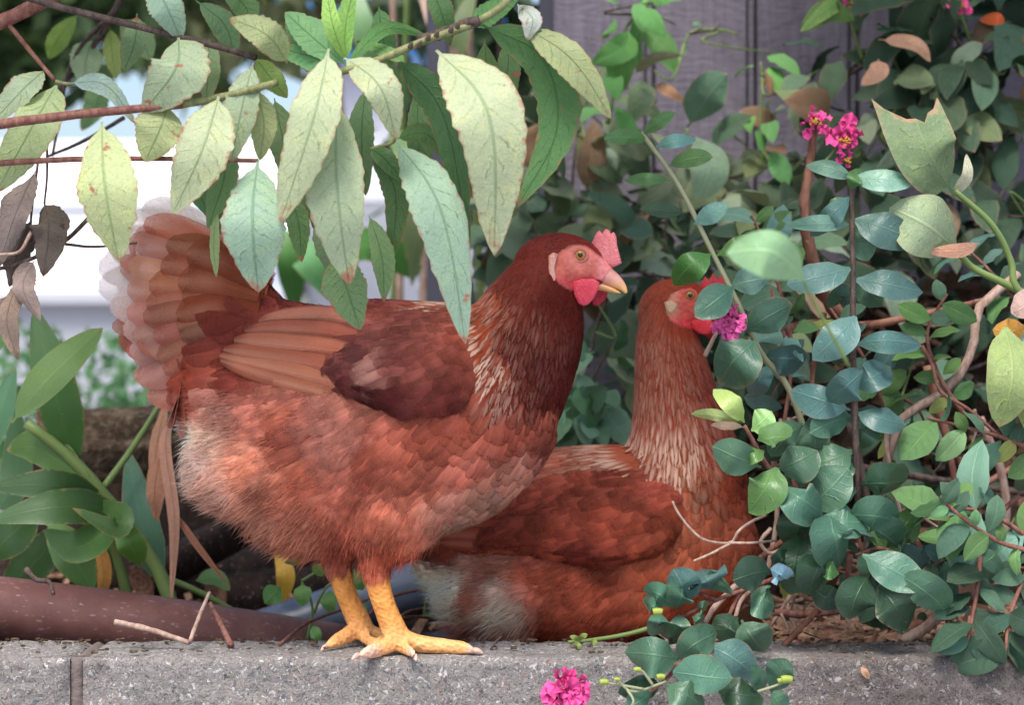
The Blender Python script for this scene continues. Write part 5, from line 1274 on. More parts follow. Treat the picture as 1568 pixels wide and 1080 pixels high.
def twigs_on_wall():
    for lab, pts, r0, r1, m in (
        ('pale broken stick lying along the wall edge in front of the brown pipe', [(176, 953, 2.0), (230, 965, 1.99), (290, 985, 1.985)], 5, 4, 'twig_dry'),
        ('short pale stick leaning up against the brown pipe', [(290, 985, 1.99), (305, 945, 2.02), (321, 908, 2.05)], 3.5, 3, 'twig_dry'),
        ('dark reddish stick leaning on the brown pipe', [(354, 990, 2.0), (335, 950, 2.04), (322, 925, 2.07)], 5, 4, 'twig_red'),
        ('thin reddish twig rising from the wall behind the hen\'s feet', [(428, 988, 2.03), (470, 955, 2.10), (535, 930, 2.18), (600, 905, 2.2)], 3, 2, 'twig_red'),
        ('crooked dark dry leaf stem curled on the brown pipe', [(40, 872, 2.08), (55, 888, 2.07), (75, 892, 2.07), (82, 912, 2.07)], 5, 3, 'twig_dark'),
        ('short dark twig lying by the long toe', [(752, 995, 1.99), (758, 985, 2.0), (768, 975, 2.02)], 2.4, 1.6, 'twig_dark')):
        r = plant('stick', lab, 'stick', pts[0]); px_tube('stick_wood', pts, r0, r1, M[m], r, wob=.3)
    # green tendril resting on the wall
    r = plant('vine_tendril', 'green tendril lying on the wall under the crouching hen', 'tendril', (1000, 962, 2.03))
    px_tube('stem', [(1010, 958, 2.04), (960, 972, 2.03), (905, 981, 2.02), (870, 984, 2.01)], 4, 2.4, M['stem_green'], r)
    for x, y, tx, ty in ((890, 982, 872, 975), (885, 982, 900, 972), (880, 984, 890, 996), (905, 981, 915, 990)):
        hero_leaf(r, [(x, y, 2.01), ((x + tx) / 2, (y + ty) / 2 - 1, 2.0), (tx, ty, 2.0)], 9, kind='oval', mat='shoot', col=C(150, 168, 90)[:3], spots=.1, n=6)
    # seedlings between the legs
    r = plant('seedling', 'small seedling with heart leaves between the pipe and the hen\'s legs', 'seedling', (470, 975, 2.2))
    for pts in ([(470, 985, 2.2), (478, 930, 2.2), (462, 890, 2.2)], [(480, 940, 2.2), (500, 900, 2.2), (540, 875, 2.2)], [(462, 890, 2.2), (500, 872, 2.2), (560, 876, 2.22)]):
        px_tube('stem', pts, 2.6, 1.6, M['stem_green'], r)
    for b, t, w in (((462, 892), (462, 930), 30), ((505, 905), (506, 940), 30), ((540, 872), (556, 905), 30), ((455, 870), (450, 850), 34), ((480, 880), (495, 865), 24), ((478, 960), (490, 985), 20), ((430, 900), (405, 925), 36), ((545, 925), (560, 945), 22)):
        hero_leaf(r, [(b[0], b[1], 2.2), ((b[0] + t[0]) / 2, (b[1] + t[1]) / 2, 2.19), (t[0], t[1], 2.19)], w, kind='heart', mat='shoot', col=jit(C(112, 160, 84)[:3]), spots=.05, n=8)
    r = plant('vine_tendril', 'curly brown tendrils behind the toes beside the pale tail fluff', 'tendril', (640, 960, 2.25))
    for pts in ([(545, 960, 2.22), (600, 915, 2.26), (660, 905, 2.28), (720, 920, 2.3)], [(580, 955, 2.25), (640, 945, 2.26), (700, 960, 2.28)], [(630, 850, 2.3), (640, 880, 2.28), (655, 905, 2.27), (650, 940, 2.27), (665, 945, 2.26)], [(600, 990, 2.2), (620, 940, 2.25), (690, 930, 2.3)]):
        px_tube('stem', pts, 3, 2, M['twig_red' if pts[0][0] != 630 else 'stem_green'], r)

def shoots():
    GR = 'leafy shoots of the right-hand shrub'
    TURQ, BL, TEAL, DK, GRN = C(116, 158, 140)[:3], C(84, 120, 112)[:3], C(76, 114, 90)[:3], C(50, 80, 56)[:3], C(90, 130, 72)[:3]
    def shoot(label, base, stems, leaves, smat='stem_pale', dl=2.0, mat='shoot', kind='oval'):
        r = plant('leafy_shoot', label, 'shoot', base, GR)
        for pts, r0, r1 in stems: px_tube('stem', pts, r0, r1, M[smat], r, n=20)
        for lf in leaves:
            (bx, by), (tx, ty), w, col = lf[:4]; d = lf[4] if len(lf) > 4 else dl; roll = lf[5] if len(lf) > 5 else random.uniform(-32, 32)
            hero_leaf(r, [(bx, by, d), ((bx + tx) / 2 + random.uniform(-2, 2), (by + ty) / 2 + random.uniform(-2, 2), d - 0.01), (tx, ty, d + random.uniform(-.02, .03))], w, kind=kind, mat=mat,
                      col=jit(col, .22), spots=random.choice((.03, .05, .1, .2, .45)), roll=roll, fold=random.uniform(.25, .6), n=12, bulge=random.uniform(.05, .14), bow=random.uniform(-4, 4), crinkle=.28, twist=random.uniform(-30, 30))
        return r
    shoot('slender pale shoot slanting up in front of the crouching hen\'s face', (1235, 660, 2.02),
          [([(1240, 680, 2.04), (1205, 590, 2.03), (1165, 540, 2.02), (1130, 465, 2.0), (1090, 385, 2.0), (1040, 285, 2.0), (982, 202, 2.0)], 5, 3.6)],
          [((985, 206), (1034, 172), 22, GRN), ((990, 214), (924, 212), 24, GRN), ((1003, 226), (1066, 214), 22, TURQ), ((1020, 256), (1092, 240), 28, GRN), ((1028, 276), (956, 276), 20, GRN), ((1050, 326), (982, 318), 24, DK),
           ((1062, 344), (1116, 312), 30, TURQ), ((1090, 388), (1032, 438), 46, C(76, 124, 58)[:3]), ((1096, 392), (1168, 362), 28, GRN), ((1124, 440), (1064, 486), 52, TEAL, 1.98, 6), ((1120, 438), (1180, 426), 44, TURQ), ((1142, 508), (1214, 466), 56, TEAL),
           ((1160, 520), (1100, 588), 74, TEAL, 1.99), ((1168, 548), (1236, 548), 50, BL, 2.03), ((1178, 560), (1150, 610), 40, BL, 2.05), ((1200, 560), (1222, 520), 46, TURQ, 2.04)])
    shoot('upright grey-brown shoot with broad blue-green leaves in pairs', (1312, 800, 2.0),
          [([(1318, 830, 2.02), (1312, 720, 2.0), (1307, 560, 2.0), (1306, 400, 2.0), (1303, 262, 2.0)], 6, 4)],
          [((1306, 272), (1234, 254), 26, TURQ), ((1306, 272), (1402, 278), 36, TURQ), ((1302, 292), (1316, 258), 24, GRN), ((1302, 300), (1240, 362), 34, BL), ((1302, 304), (1266, 330), 24, GRN, 2.02), ((1300, 344), (1204, 346), 26, TURQ), ((1308, 336), (1408, 376), 56, BL),
           ((1306, 345), (1330, 400), 44, TEAL, 2.02), ((1304, 410), (1204, 436), 48, BL), ((1308, 428), (1414, 448), 44, BL), ((1308, 432), (1352, 470), 40, TEAL, 2.03), ((1304, 440), (1272, 472), 36, TEAL, 2.03), ((1310, 484), (1244, 552), 56, BL, 1.98), ((1308, 528), (1412, 530), 36, BL),
           ((1306, 520), (1280, 560), 40, TEAL, 2.03), ((1322, 568), (1268, 616), 56, BL, 1.97), ((1306, 596), (1364, 562), 48, BL), ((1304, 628), (1210, 598), 52, BL), ((1310, 632), (1388, 652), 38, BL), ((1306, 640), (1240, 664), 50, TEAL, 2.01), ((1306, 690), (1234, 716), 50, TEAL), ((1312, 690), (1340, 640), 36, TEAL, 2.02),
           ((1306, 700), (1262, 736), 46, TEAL, 2.01), ((1318, 742), (1388, 736), 66, TEAL), ((1312, 752), (1244, 748), 54, TEAL)], 'twig_dark')
    shoot('shoot with pale green young leaves at its tip, beside the hen\'s breast', (1270, 800, 1.98),
          [([(1300, 820, 2.0), (1240, 782, 1.98), (1180, 720, 1.97), (1140, 652, 1.96)], 6, 3)],
          [((1140, 648), (1092, 596), 34, C(176, 206, 120)[:3], 1.95), ((1136, 648), (1058, 634), 18, C(176, 196, 122)[:3], 1.95), ((1140, 655), (1088, 652), 14, C(206, 178, 150)[:3], 1.95), ((1150, 660), (1182, 630), 40, C(164, 204, 124)[:3], 1.95), ((1160, 675), (1212, 668), 40, C(156, 200, 124)[:3], 1.95),
           ((1170, 690), (1130, 702), 26, GRN, 1.95), ((1166, 716), (1090, 684), 58, TEAL, 1.95), ((1190, 716), (1146, 786), 56, GRN, 1.95), ((1190, 720), (1252, 690), 60, TEAL, 1.97), ((1200, 745), (1260, 790), 62, TEAL, 1.95), ((1240, 776), (1300, 716), 70, TEAL, 1.98), ((1250, 760), (1300, 800), 56, BL, 1.99),
           ((1225, 770), (1215, 840), 60, DK, 1.97), ((1262, 790), (1330, 800), 50, TEAL, 1.97), ((1230, 650), (1180, 700), 46, TEAL, 2.0), ((1240, 640), (1250, 710), 50, TEAL, 2.01)], 'twig_red')
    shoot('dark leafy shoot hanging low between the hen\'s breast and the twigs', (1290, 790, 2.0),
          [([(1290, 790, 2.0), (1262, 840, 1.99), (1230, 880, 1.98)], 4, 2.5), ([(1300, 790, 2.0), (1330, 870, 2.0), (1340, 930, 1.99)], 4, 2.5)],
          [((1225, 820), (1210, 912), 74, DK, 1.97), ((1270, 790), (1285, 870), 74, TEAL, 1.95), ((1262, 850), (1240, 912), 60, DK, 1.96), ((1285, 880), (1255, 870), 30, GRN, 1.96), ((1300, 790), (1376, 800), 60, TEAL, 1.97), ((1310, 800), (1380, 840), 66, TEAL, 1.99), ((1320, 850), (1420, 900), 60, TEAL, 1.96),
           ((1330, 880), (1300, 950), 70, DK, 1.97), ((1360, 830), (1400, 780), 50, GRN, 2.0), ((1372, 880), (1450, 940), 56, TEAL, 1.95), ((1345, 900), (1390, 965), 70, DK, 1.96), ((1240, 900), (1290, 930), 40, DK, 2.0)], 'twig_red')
    shoot('leafy shoot spreading across the wall top in front of the crouching hen', (1190, 900, 1.97),
          [([(1230, 870, 1.99), (1150, 900, 1.97), (1085, 925, 1.96), (1020, 960, 1.95)], 4, 2.5), ([(1100, 920, 1.96), (1050, 905, 1.95), (1010, 930, 1.95)], 3, 2), ([(1040, 950, 1.95), (1040, 1010, 1.92), (1010, 1050, 1.9), (960, 1075, 1.9)], 4, 2.6)],
          [((1030, 930), (985, 905), 42, C(86, 134, 104)[:3], 1.94), ((1012, 935), (984, 920), 28, TEAL, 1.95), ((1008, 936), (998, 976), 36, TEAL, 1.94), ((1034, 935), (1046, 894), 46, TEAL, 1.94), ((1050, 925), (1030, 872), 56, BL, 1.95), ((1090, 905), (1076, 872), 64, BL, 1.95), ((1090, 905), (1112, 890), 50, TEAL, 1.95),
           ((1066, 930), (1082, 935), 24, TEAL, 1.94), ((1040, 942), (1042, 975), 32, TEAL, 1.94), ((1060, 945), (1070, 960), 20, TEAL, 1.94), ((1180, 875), (1122, 890), 54, DK, 1.95), ((1180, 872), (1210, 890), 34, C(130, 166, 176)[:3], 1.95), ((1185, 865), (1208, 850), 34, DK, 1.96), ((1150, 910), (1186, 930), 52, TEAL, 1.96),
           ((1135, 950), (1170, 1000), 62, TEAL, 1.94), ((1130, 945), (1105, 985), 50, DK, 1.95), ((1040, 1010), (956, 1000), 62, TEAL, 1.91), ((1036, 1012), (1098, 970), 56, TEAL, 1.91), ((1030, 1030), (1122, 1040), 62, C(96, 148, 128)[:3], 1.89), ((1085, 990), (1160, 1040), 56, BL, 1.92),
           ((1020, 1050), (1080, 1084), 50, TEAL, 1.88), ((1010, 1050), (946, 1062), 44, DK, 1.91), ((1000, 1060), (960, 1086), 40, TEAL, 1.9), ((1040, 985), (1010, 970), 36, DK, 1.93), ((1100, 1060), (1170, 1070), 50, DK, 1.9), ((1180, 1060), (1206, 1010), 42, TEAL, 1.9), ((1170, 1060), (1150, 1020), 30, TEAL, 1.91), ((1180, 1064), (1200, 1090), 40, TEAL, 1.9), ((1150, 1062), (1120, 1085), 40, TEAL, 1.9)], 'twig_red', 1.94)
    r = plant('leafy_shoot', 'flower bud stalks dangling over the front of the wall by the pink blossom', 'shoot', (1010, 1050, 1.89), GR)
    for pts in ([(1020, 1045, 1.89), (970, 1060, 1.88), (945, 1042, 1.88)], [(985, 1056, 1.88), (950, 1050, 1.88), (925, 1046, 1.88)], [(1000, 1050, 1.88), (985, 1030, 1.88), (976, 1026, 1.88)], [(960, 1056, 1.88), (970, 1075, 1.87), (960, 1090, 1.87)], [(1160, 1060, 1.88), (1190, 1050, 1.88), (1205, 1042, 1.88)]):
        px_tube('stem', pts, 2.4, 1.6, M['stem_pale'], r); 
    for x, y, rr in ((925, 1046, 6), (976, 1027, 5), (1012, 1038, 6), (1205, 1042, 8), (1196, 1044, 5), (945, 1042, 4), (1007, 938, 7)):
        bud = px_tube('bud', [(x - rr, y, 1.875), (x - rr * .4, y - 1, 1.875), (x + rr * .4, y - 1, 1.875), (x + rr, y, 1.875)], rr * .8, rr * .7, M['bud'], r, n=6, sides=10, wob=0.1)
    # right side shoots, denser
    def auto_shoot(label, pts, n, size, cols, dvar=.03, smat='twig_red', spots=.12, r0=4.5):
        r = plant('leafy_shoot', label, 'shoot', pts[0], GR)
        px_tube('stem', pts, r0, 2.2, M[smat], r, n=20)
        q = crom(pts, 60); var = variants('oval', 'shoot', 0.60, droop=.3, fold=.45, crinkle=.3)
        for k in range(n):
            f = (0.12 + 0.88 * (k // 2 + .5) / math.ceil(n / 2)) * 60; i = min(int(f), 59); a = q[i]
            p = P(*a); t = (P(*q[i + 1]) - p).normalized(); sgn = 1 if k % 2 else -1
            side = Vector((t.z, 0, -t.x)) * sgn
            d = (side * 1.0 + t * 0.35 + rdir(.28) + Vector((0, -0.25, -0.1))).normalized()
            nrm = Vector((0, -0.7, 0.6)) + rdir(.5)
            fill_leaf(r, p + rdir(0.002), d, nrm, size * K * a[2] * random.uniform(.5, 1.25), var, jit(random.choice(cols) if random.random() > .08 else C(150, 160, 84)[:3], .22), spots * random.uniform(0, 2))
        return r
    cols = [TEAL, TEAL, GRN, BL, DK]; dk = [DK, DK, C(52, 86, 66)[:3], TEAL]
    auto_shoot('broad-leaved shoot leaning in from the right edge above the dark lower leaves', [(1620, 860, 2.0), (1540, 800, 1.99), (1480, 780, 1.98), (1440, 800, 1.97)], 10, 92, [TEAL, C(120, 168, 150)[:3], GRN])
    auto_shoot('shoot with small fresh leaves over the lower right dark foliage', [(1600, 850, 1.96), (1530, 830, 1.95), (1470, 790, 1.94), (1440, 760, 1.94)], 14, 52, [C(120, 170, 110)[:3], GRN, TEAL])
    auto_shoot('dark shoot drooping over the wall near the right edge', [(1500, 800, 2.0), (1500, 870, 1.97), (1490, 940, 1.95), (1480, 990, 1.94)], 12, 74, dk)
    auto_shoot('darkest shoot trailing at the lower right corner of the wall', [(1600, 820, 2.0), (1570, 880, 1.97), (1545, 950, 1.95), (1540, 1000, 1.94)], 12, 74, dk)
    auto_shoot('leafy shoot along the soil edge below the upright shoot', [(1440, 840, 2.03), (1400, 860, 2.0), (1350, 840, 1.98), (1310, 850, 1.97)], 12, 66, cols)
    auto_shoot('shoot of medium green leaves right of the upright shoot\'s foot', [(1560, 760, 2.05), (1470, 840, 2.02), (1420, 870, 2.0), (1370, 905, 1.99)], 12, 70, cols)
    auto_shoot('small shoot with rounded leaves crossing behind the upright shoot', [(1400, 700, 2.12), (1360, 640, 2.12), (1330, 560, 2.12), (1270, 470, 2.12)], 16, 54, [TEAL, GRN, BL])
    auto_shoot('leafy shoot behind the pale young tip, touching the hen\'s neck', [(1230, 780, 2.1), (1200, 680, 2.1), (1210, 560, 2.1), (1180, 440, 2.1)], 16, 56, [TEAL, BL, DK])
    auto_shoot('shoot rising beside the pink blossom with blue-green leaves', [(1220, 560, 2.14), (1200, 470, 2.14), (1180, 390, 2.14), (1150, 330, 2.14)], 14, 62, [TURQ, TEAL, GRN])
    auto_shoot('green shoot in the gap right of the brown stem', [(1480, 640, 2.1), (1440, 580, 2.1), (1420, 510, 2.1), (1450, 450, 2.1)], 12, 52, [GRN, C(120, 166, 86)[:3], TEAL])
    auto_shoot('thick-leaved shoot at the right edge beneath the mottled leaf', [(1640, 720, 2.03), (1560, 680, 2.02), (1500, 660, 2.02), (1420, 640, 2.02)], 12, 70, [TEAL, GRN, C(130, 172, 120)[:3]])
    auto_shoot('shaded shoot close to the soil behind the twigs', [(1420, 990, 2.1), (1380, 920, 2.1), (1300, 880, 2.1), (1220, 860, 2.1)], 14, 56, dk)
    auto_shoot('shoot at the right edge over the curling yellow vine', [(1640, 560, 2.15), (1570, 480, 2.15), (1520, 420, 2.15), (1480, 380, 2.15)], 12, 60, cols)
    # soft leaf close to the lens
    r = plant('leafy_shoot', 'large soft-focus green leaf on a thin stem nearest the lens', 'shoot', (1240, 470, 1.52), GR)
    px_tube('stem', [(1300, 560, 1.54), (1250, 470, 1.52), (1225, 420, 1.5)], 3, 2, M['stem_green'], r)
    hero_leaf(r, [(1232, 430, 1.5), (1180, 395, 1.47), (1112, 388, 1.48)], 74, kind='oval', mat='shoot', col=C(150, 192, 140)[:3], spots=.05, bow=6)
    # big mottled leaves on yellow vine
    r = plant('mottled_vine', 'yellow-green vine with big mottled leaves, one with a torn top', 'vine', (1600, 470, 2.05))
    px_tube('stem', [(1640, 520, 2.06), (1560, 445, 2.05), (1548, 400, 2.05), (1520, 345, 2.04), (1462, 292, 2.03)], 6, 4.5, M['stem_green'], r, n=22)
    px_tube('stem', [(1600, 465, 2.06), (1530, 430, 2.05), (1490, 410, 2.05), (1470, 390, 2.04)], 6, 5, M['stem_green'], r)
    H = lambda pts, w, col, **k: hero_leaf(r, pts, w, kind=k.pop('kind', 'heart'), mat='vine', col=C(*col)[:3], spots=k.pop('spots', .5), n=14, **k)
    H([(1462, 302, 2.03), (1425, 245, 1.99), (1396, 168, 2.0)], 112, (118, 140, 98), roll=8, torn=.42, fold=.35)
    H([(1470, 388, 2.03), (1420, 350, 1.99), (1362, 318, 2.0)], 96, (160, 178, 138), spots=.3, kind='oval'); H([(1500, 372, 2.03), (1470, 386, 2.0), (1420, 386, 2.0)], 22, (196, 146, 120), kind='oval')
    H([(1540, 500, 2.02), (1548, 580, 1.98), (1530, 655, 1.99)], 78, (148, 168, 106), spots=.35, kind='oval'); H([(1590, 480, 2.03), (1575, 580, 2.0), (1580, 670, 2.0)], 60, (132, 154, 84), kind='oval')
    H([(1570, 500, 2.05), (1545, 510, 2.04), (1520, 505, 2.04)], 40, (206, 150, 66), kind='oval'); H([(1590, 440, 2.04), (1568, 470, 2.02), (1548, 480, 2.02)], 40, (206, 172, 160), kind='oval', spots=.1)
    H([(1460, 300, 2.04), (1480, 270, 2.03), (1480, 235, 2.03)], 22, (206, 204, 176), roll=20)
    # woody stems and the brown flowering stem
    r = plant('flowering_stem', 'peeling brown stem with pink crepe blossoms in front of the fence', 'stem', (1300, 520, 2.2))
    px_tube('stem', [(1300, 500, 2.2), (1262, 450, 2.18), (1240, 380, 2.16), (1232, 320, 2.16), (1240, 250, 2.16), (1250, 172, 2.16)], 12, 5.5, M['bark'], r, n=24, wob=.5)
    px_tube('stem', [(1180, 510, 2.18), (1260, 495, 2.2), (1330, 498, 2.2), (1420, 480, 2.22), (1530, 455, 2.25)], 9, 4, M['bark'], r, n=20, wob=.4)
    blossom(r, 1246, 186, 2.15, 24, 9); blossom(r, 1290, 212, 2.15, 30, 12); blossom(r, 1296, 246, 2.15, 15, 5)
    px_tube('stem', [(1240, 260, 2.16), (1265, 245, 2.15), (1286, 218, 2.15)], 2.6, 2, M['stem_green'], r)
    r = plant('crepe_blossom', 'faded pink blossom at the crouching hen\'s beak', 'flower', (1090, 530, 2.04)); px_tube('stem', [(1080, 545, 2.05), (1092, 520, 2.04), (1108, 492, 2.04)], 4, 2.5, M['twig_dry'], r); blossom(r, 1116, 492, 1.99, 27, 16, faded=True, yel=False)
    r = plant('crepe_blossom', 'bright pink blossom against the front of the concrete wall', 'flower', (868, 1095, 1.9)); px_tube('stem', [(900, 1110, 1.92), (880, 1090, 1.905), (868, 1062, 1.90)], 3, 2.2, M['stem_green'], r); blossom(r, 867, 1060, 1.895, 36, 22, yel=False)
    r = plant('crepe_blossom', 'pink blossom half hidden at the top of the fence foliage', 'flower', (1300, 60, 2.5)); px_tube('stem', [(1320, 90, 2.55), (1305, 40, 2.52), (1300, 12, 2.5)], 3, 2, M['stem_green'], r); blossom(r, 1300, 8, 2.5, 20, 6)
    r = plant('crepe_blossom', 'pink blossom peeking out at the top edge near the right corner', 'flower', (1470, 60, 2.5)); px_tube('stem', [(1490, 80, 2.55), (1478, 40, 2.52), (1466, 10, 2.5)], 3, 2, M['stem_green'], r); blossom(r, 1468, 6, 2.5, 20, 6)
    # tangle of dry stems
    r = plant('woody_tangle', 'tangle of dry brown woody stems inside the right-hand shrub', 'stems', (1300, 1000, 2.2))
    T = [([(1560, 420, 2.14), (1500, 470, 2.13), (1492, 520, 2.12), (1470, 575, 2.11), (1430, 610, 2.11), (1380, 642, 2.1), (1355, 720, 2.1)], 7.5, 7), ([(1412, 530, 2.1), (1428, 560, 2.09), (1440, 600, 2.08), (1480, 625, 2.08), (1530, 668, 2.08)], 3.5, 3), ([(1420, 560, 2.2), (1440, 640, 2.2), (1460, 690, 2.2), (1490, 740, 2.2)], 8, 7),
         ([(1180, 660, 2.12), (1190, 780, 2.12), (1175, 880, 2.1)], 5, 4), ([(1205, 640, 2.15), (1215, 760, 2.15), (1200, 900, 2.14), (1230, 990, 2.12)], 5, 4), ([(1330, 560, 2.15), (1270, 600, 2.14), (1240, 650, 2.13), (1236, 760, 2.13)], 5, 4), ([(1262, 480, 2.2), (1246, 560, 2.18), (1242, 620, 2.17)], 5, 4),
         ([(1360, 640, 2.09), (1358, 690, 2.09), (1372, 760, 2.08), (1390, 830, 2.07), (1396, 870, 2.06)], 4.5, 3), ([(1366, 750, 2.07), (1410, 790, 2.06), (1452, 818, 2.05)], 2.6, 2), ([(1186, 938, 2.05), (1240, 942, 2.05), (1300, 935, 2.06)], 6, 4), ([(1200, 990, 2.03), (1228, 960, 2.03), (1254, 934, 2.03)], 5, 5),
         ([(1196, 940, 2.04), (1205, 960, 2.04), (1214, 980, 2.04)], 2.5, 2), ([(1180, 960, 2.08), (1225, 885, 2.08), (1230, 840, 2.08)], 3, 2.5), ([(1302, 850, 2.04), (1296, 900, 2.03), (1290, 950, 2.03)], 5, 4), ([(1380, 780, 2.2), (1430, 900, 2.2), (1420, 990, 2.18)], 6, 5), ([(1170, 870, 2.04), (1130, 895, 2.02), (1095, 930, 2.0), (1080, 955, 1.99)], 6, 4),
         ([(1160, 895, 2.04), (1135, 920, 2.02), (1125, 950, 2.0)], 4, 3), ([(1150, 880, 2.04), (1118, 940, 2.01), (1112, 980, 2.0)], 3.5, 2.5), ([(1240, 800, 2.08), (1170, 850, 2.06), (1155, 870, 2.05)], 5, 4), ([(1180, 810, 2.06), (1165, 830, 2.05), (1178, 848, 2.05), (1200, 840, 2.05)], 3.5, 3),
         ([(1260, 975, 2.12), (1330, 978, 2.12), (1400, 960, 2.1), (1450, 935, 2.1)], 12, 9), ([(1380, 985, 2.06), (1420, 960, 2.06), (1440, 940, 2.06)], 9, 9), ([(1160, 690, 2.3), (1400, 730, 2.35), (1600, 760, 2.4)], 7, 5), ([(1200, 880, 2.3), (1400, 800, 2.35), (1580, 700, 2.4)], 6, 5), ([(1500, 640, 2.3), (1540, 760, 2.3), (1520, 960, 2.28)], 8, 6),
         ([(1300, 640, 2.3), (1330, 800, 2.3), (1300, 980, 2.28)], 7, 6), ([(1440, 620, 2.3), (1470, 800, 2.3), (1460, 980, 2.28)], 6, 5), ([(1240, 600, 2.3), (1260, 700, 2.3), (1250, 860, 2.28)], 5, 4)]
    for _ in range(34):
        x, y = random.uniform(1180, 1560), random.uniform(560, 960); a = random.uniform(0, math.pi); L = random.uniform(60, 170); d = random.uniform(2.12, 2.4)
        T.append(([(x, y, d), (x + math.cos(a) * L * .5 + random.uniform(-18, 18), y + math.sin(a) * L * .5 + random.uniform(-18, 18), d + random.uniform(-.04, .04)), (x + math.cos(a) * L, y + math.sin(a) * L, d)], random.uniform(1.6, 4), 1.4))
    for k, (pts, r0, r1) in enumerate(T): px_tube('stem', pts, r0, r1, M[('twig_dry', 'twig_red', 'bark', 'twig_dry')[k % 4] if k < 20 else ('twig_dry', 'twig_dark', 'twig_red')[k % 3]], r, n=12, sides=6, wob=.3)
    r = plant('dry_twig', 'thin pale forked dry twig in front of the crouching hen\'s breast', 'twig', (1165, 795, 1.99))
    for pts in ([(1172, 790, 1.99), (1150, 800, 1.98), (1130, 815, 1.97), (1118, 832, 1.97), (1080, 828, 1.96), (1055, 808, 1.96), (1036, 782, 1.96), (1030, 768, 1.96)], [(1118, 833, 1.97), (1090, 848, 1.96), (1062, 860, 1.96)], [(1118, 832, 1.97), (1150, 832, 1.97), (1190, 828, 1.98)]):
        px_tube('twig', pts, 2.6, 1.8, M['twig_dry'], r, n=20)

def blossom(root, px_, py_, d, rad, n, faded=False, yel=True):
    s = K * d; key = 'petal_faded' if faded else 'petal'
    if key not in _variants:
        out = []
        for v in range(4):
            V, F = [(0, 0, 0)], []; m = 14
            for ring in (0.5, 1.0):
                for k in range(m):
                    a = 2 * math.pi * k / m; rr = ring * (0.8 + 0.3 * noise.noise(Vector((v * 3.3 + math.cos(a) * 2, math.sin(a) * 2, ring))))
                    V.append((rr * math.cos(a), rr * math.sin(a) + 0.7, ring * 0.42 * math.sin(5 * a + v) + 0.2 * noise.noise(Vector((a * 2, v, ring)))))
            for k in range(m):
                k2 = (k + 1) % m; F.append((0, 1 + k, 1 + k2)); F.append((1 + k, 1 + m + k, 1 + m + k2, 1 + k2))
            out.append(mesh_from('petal', V, F, M['pink_faded'] if faded else M['pink']))
        _variants[key] = out
    c = P(px_, py_, d)
    for k in range(n):
        a = k * 2.39996; rr = rad * (0.95 * math.sqrt((k + .4) / n) - .28) * s
        p = c + Vector((math.cos(a) * rr, random.uniform(-.6, .5) * rad * s * .5, math.sin(a) * rr))
        out = (Vector((math.cos(a), -0.5, math.sin(a))) + rdir(.3)).normalized()
        fill_leaf(root, p, out, Vector((0, -1, .3)) + rdir(.5), rad * s * random.uniform(.32, .50), _variants[key], (1, 1, 1), name='petal')
    if yel:
        V, F = [], []
        for k in range(14):
            q = c + Vector((random.uniform(-.25, .25) * rad * s, -rad * s * .5, random.uniform(-.3, .2) * rad * s)); e = q + Vector((random.uniform(-.2, .2), -.25, random.uniform(-.25, .15))) * rad * s
            v, f = tube_geo([q - root.location, e - root.location], [.0006, .0008], 5, 0, len(V)); V += v; F += f
        link_mesh('stamens', mesh_from('stamens', V, F, M['yellow']), root)
M['pink_faded'] = flat_material('petal_faded', C(228, 98, 164), 0.6, 0.2, 0.5, 300)

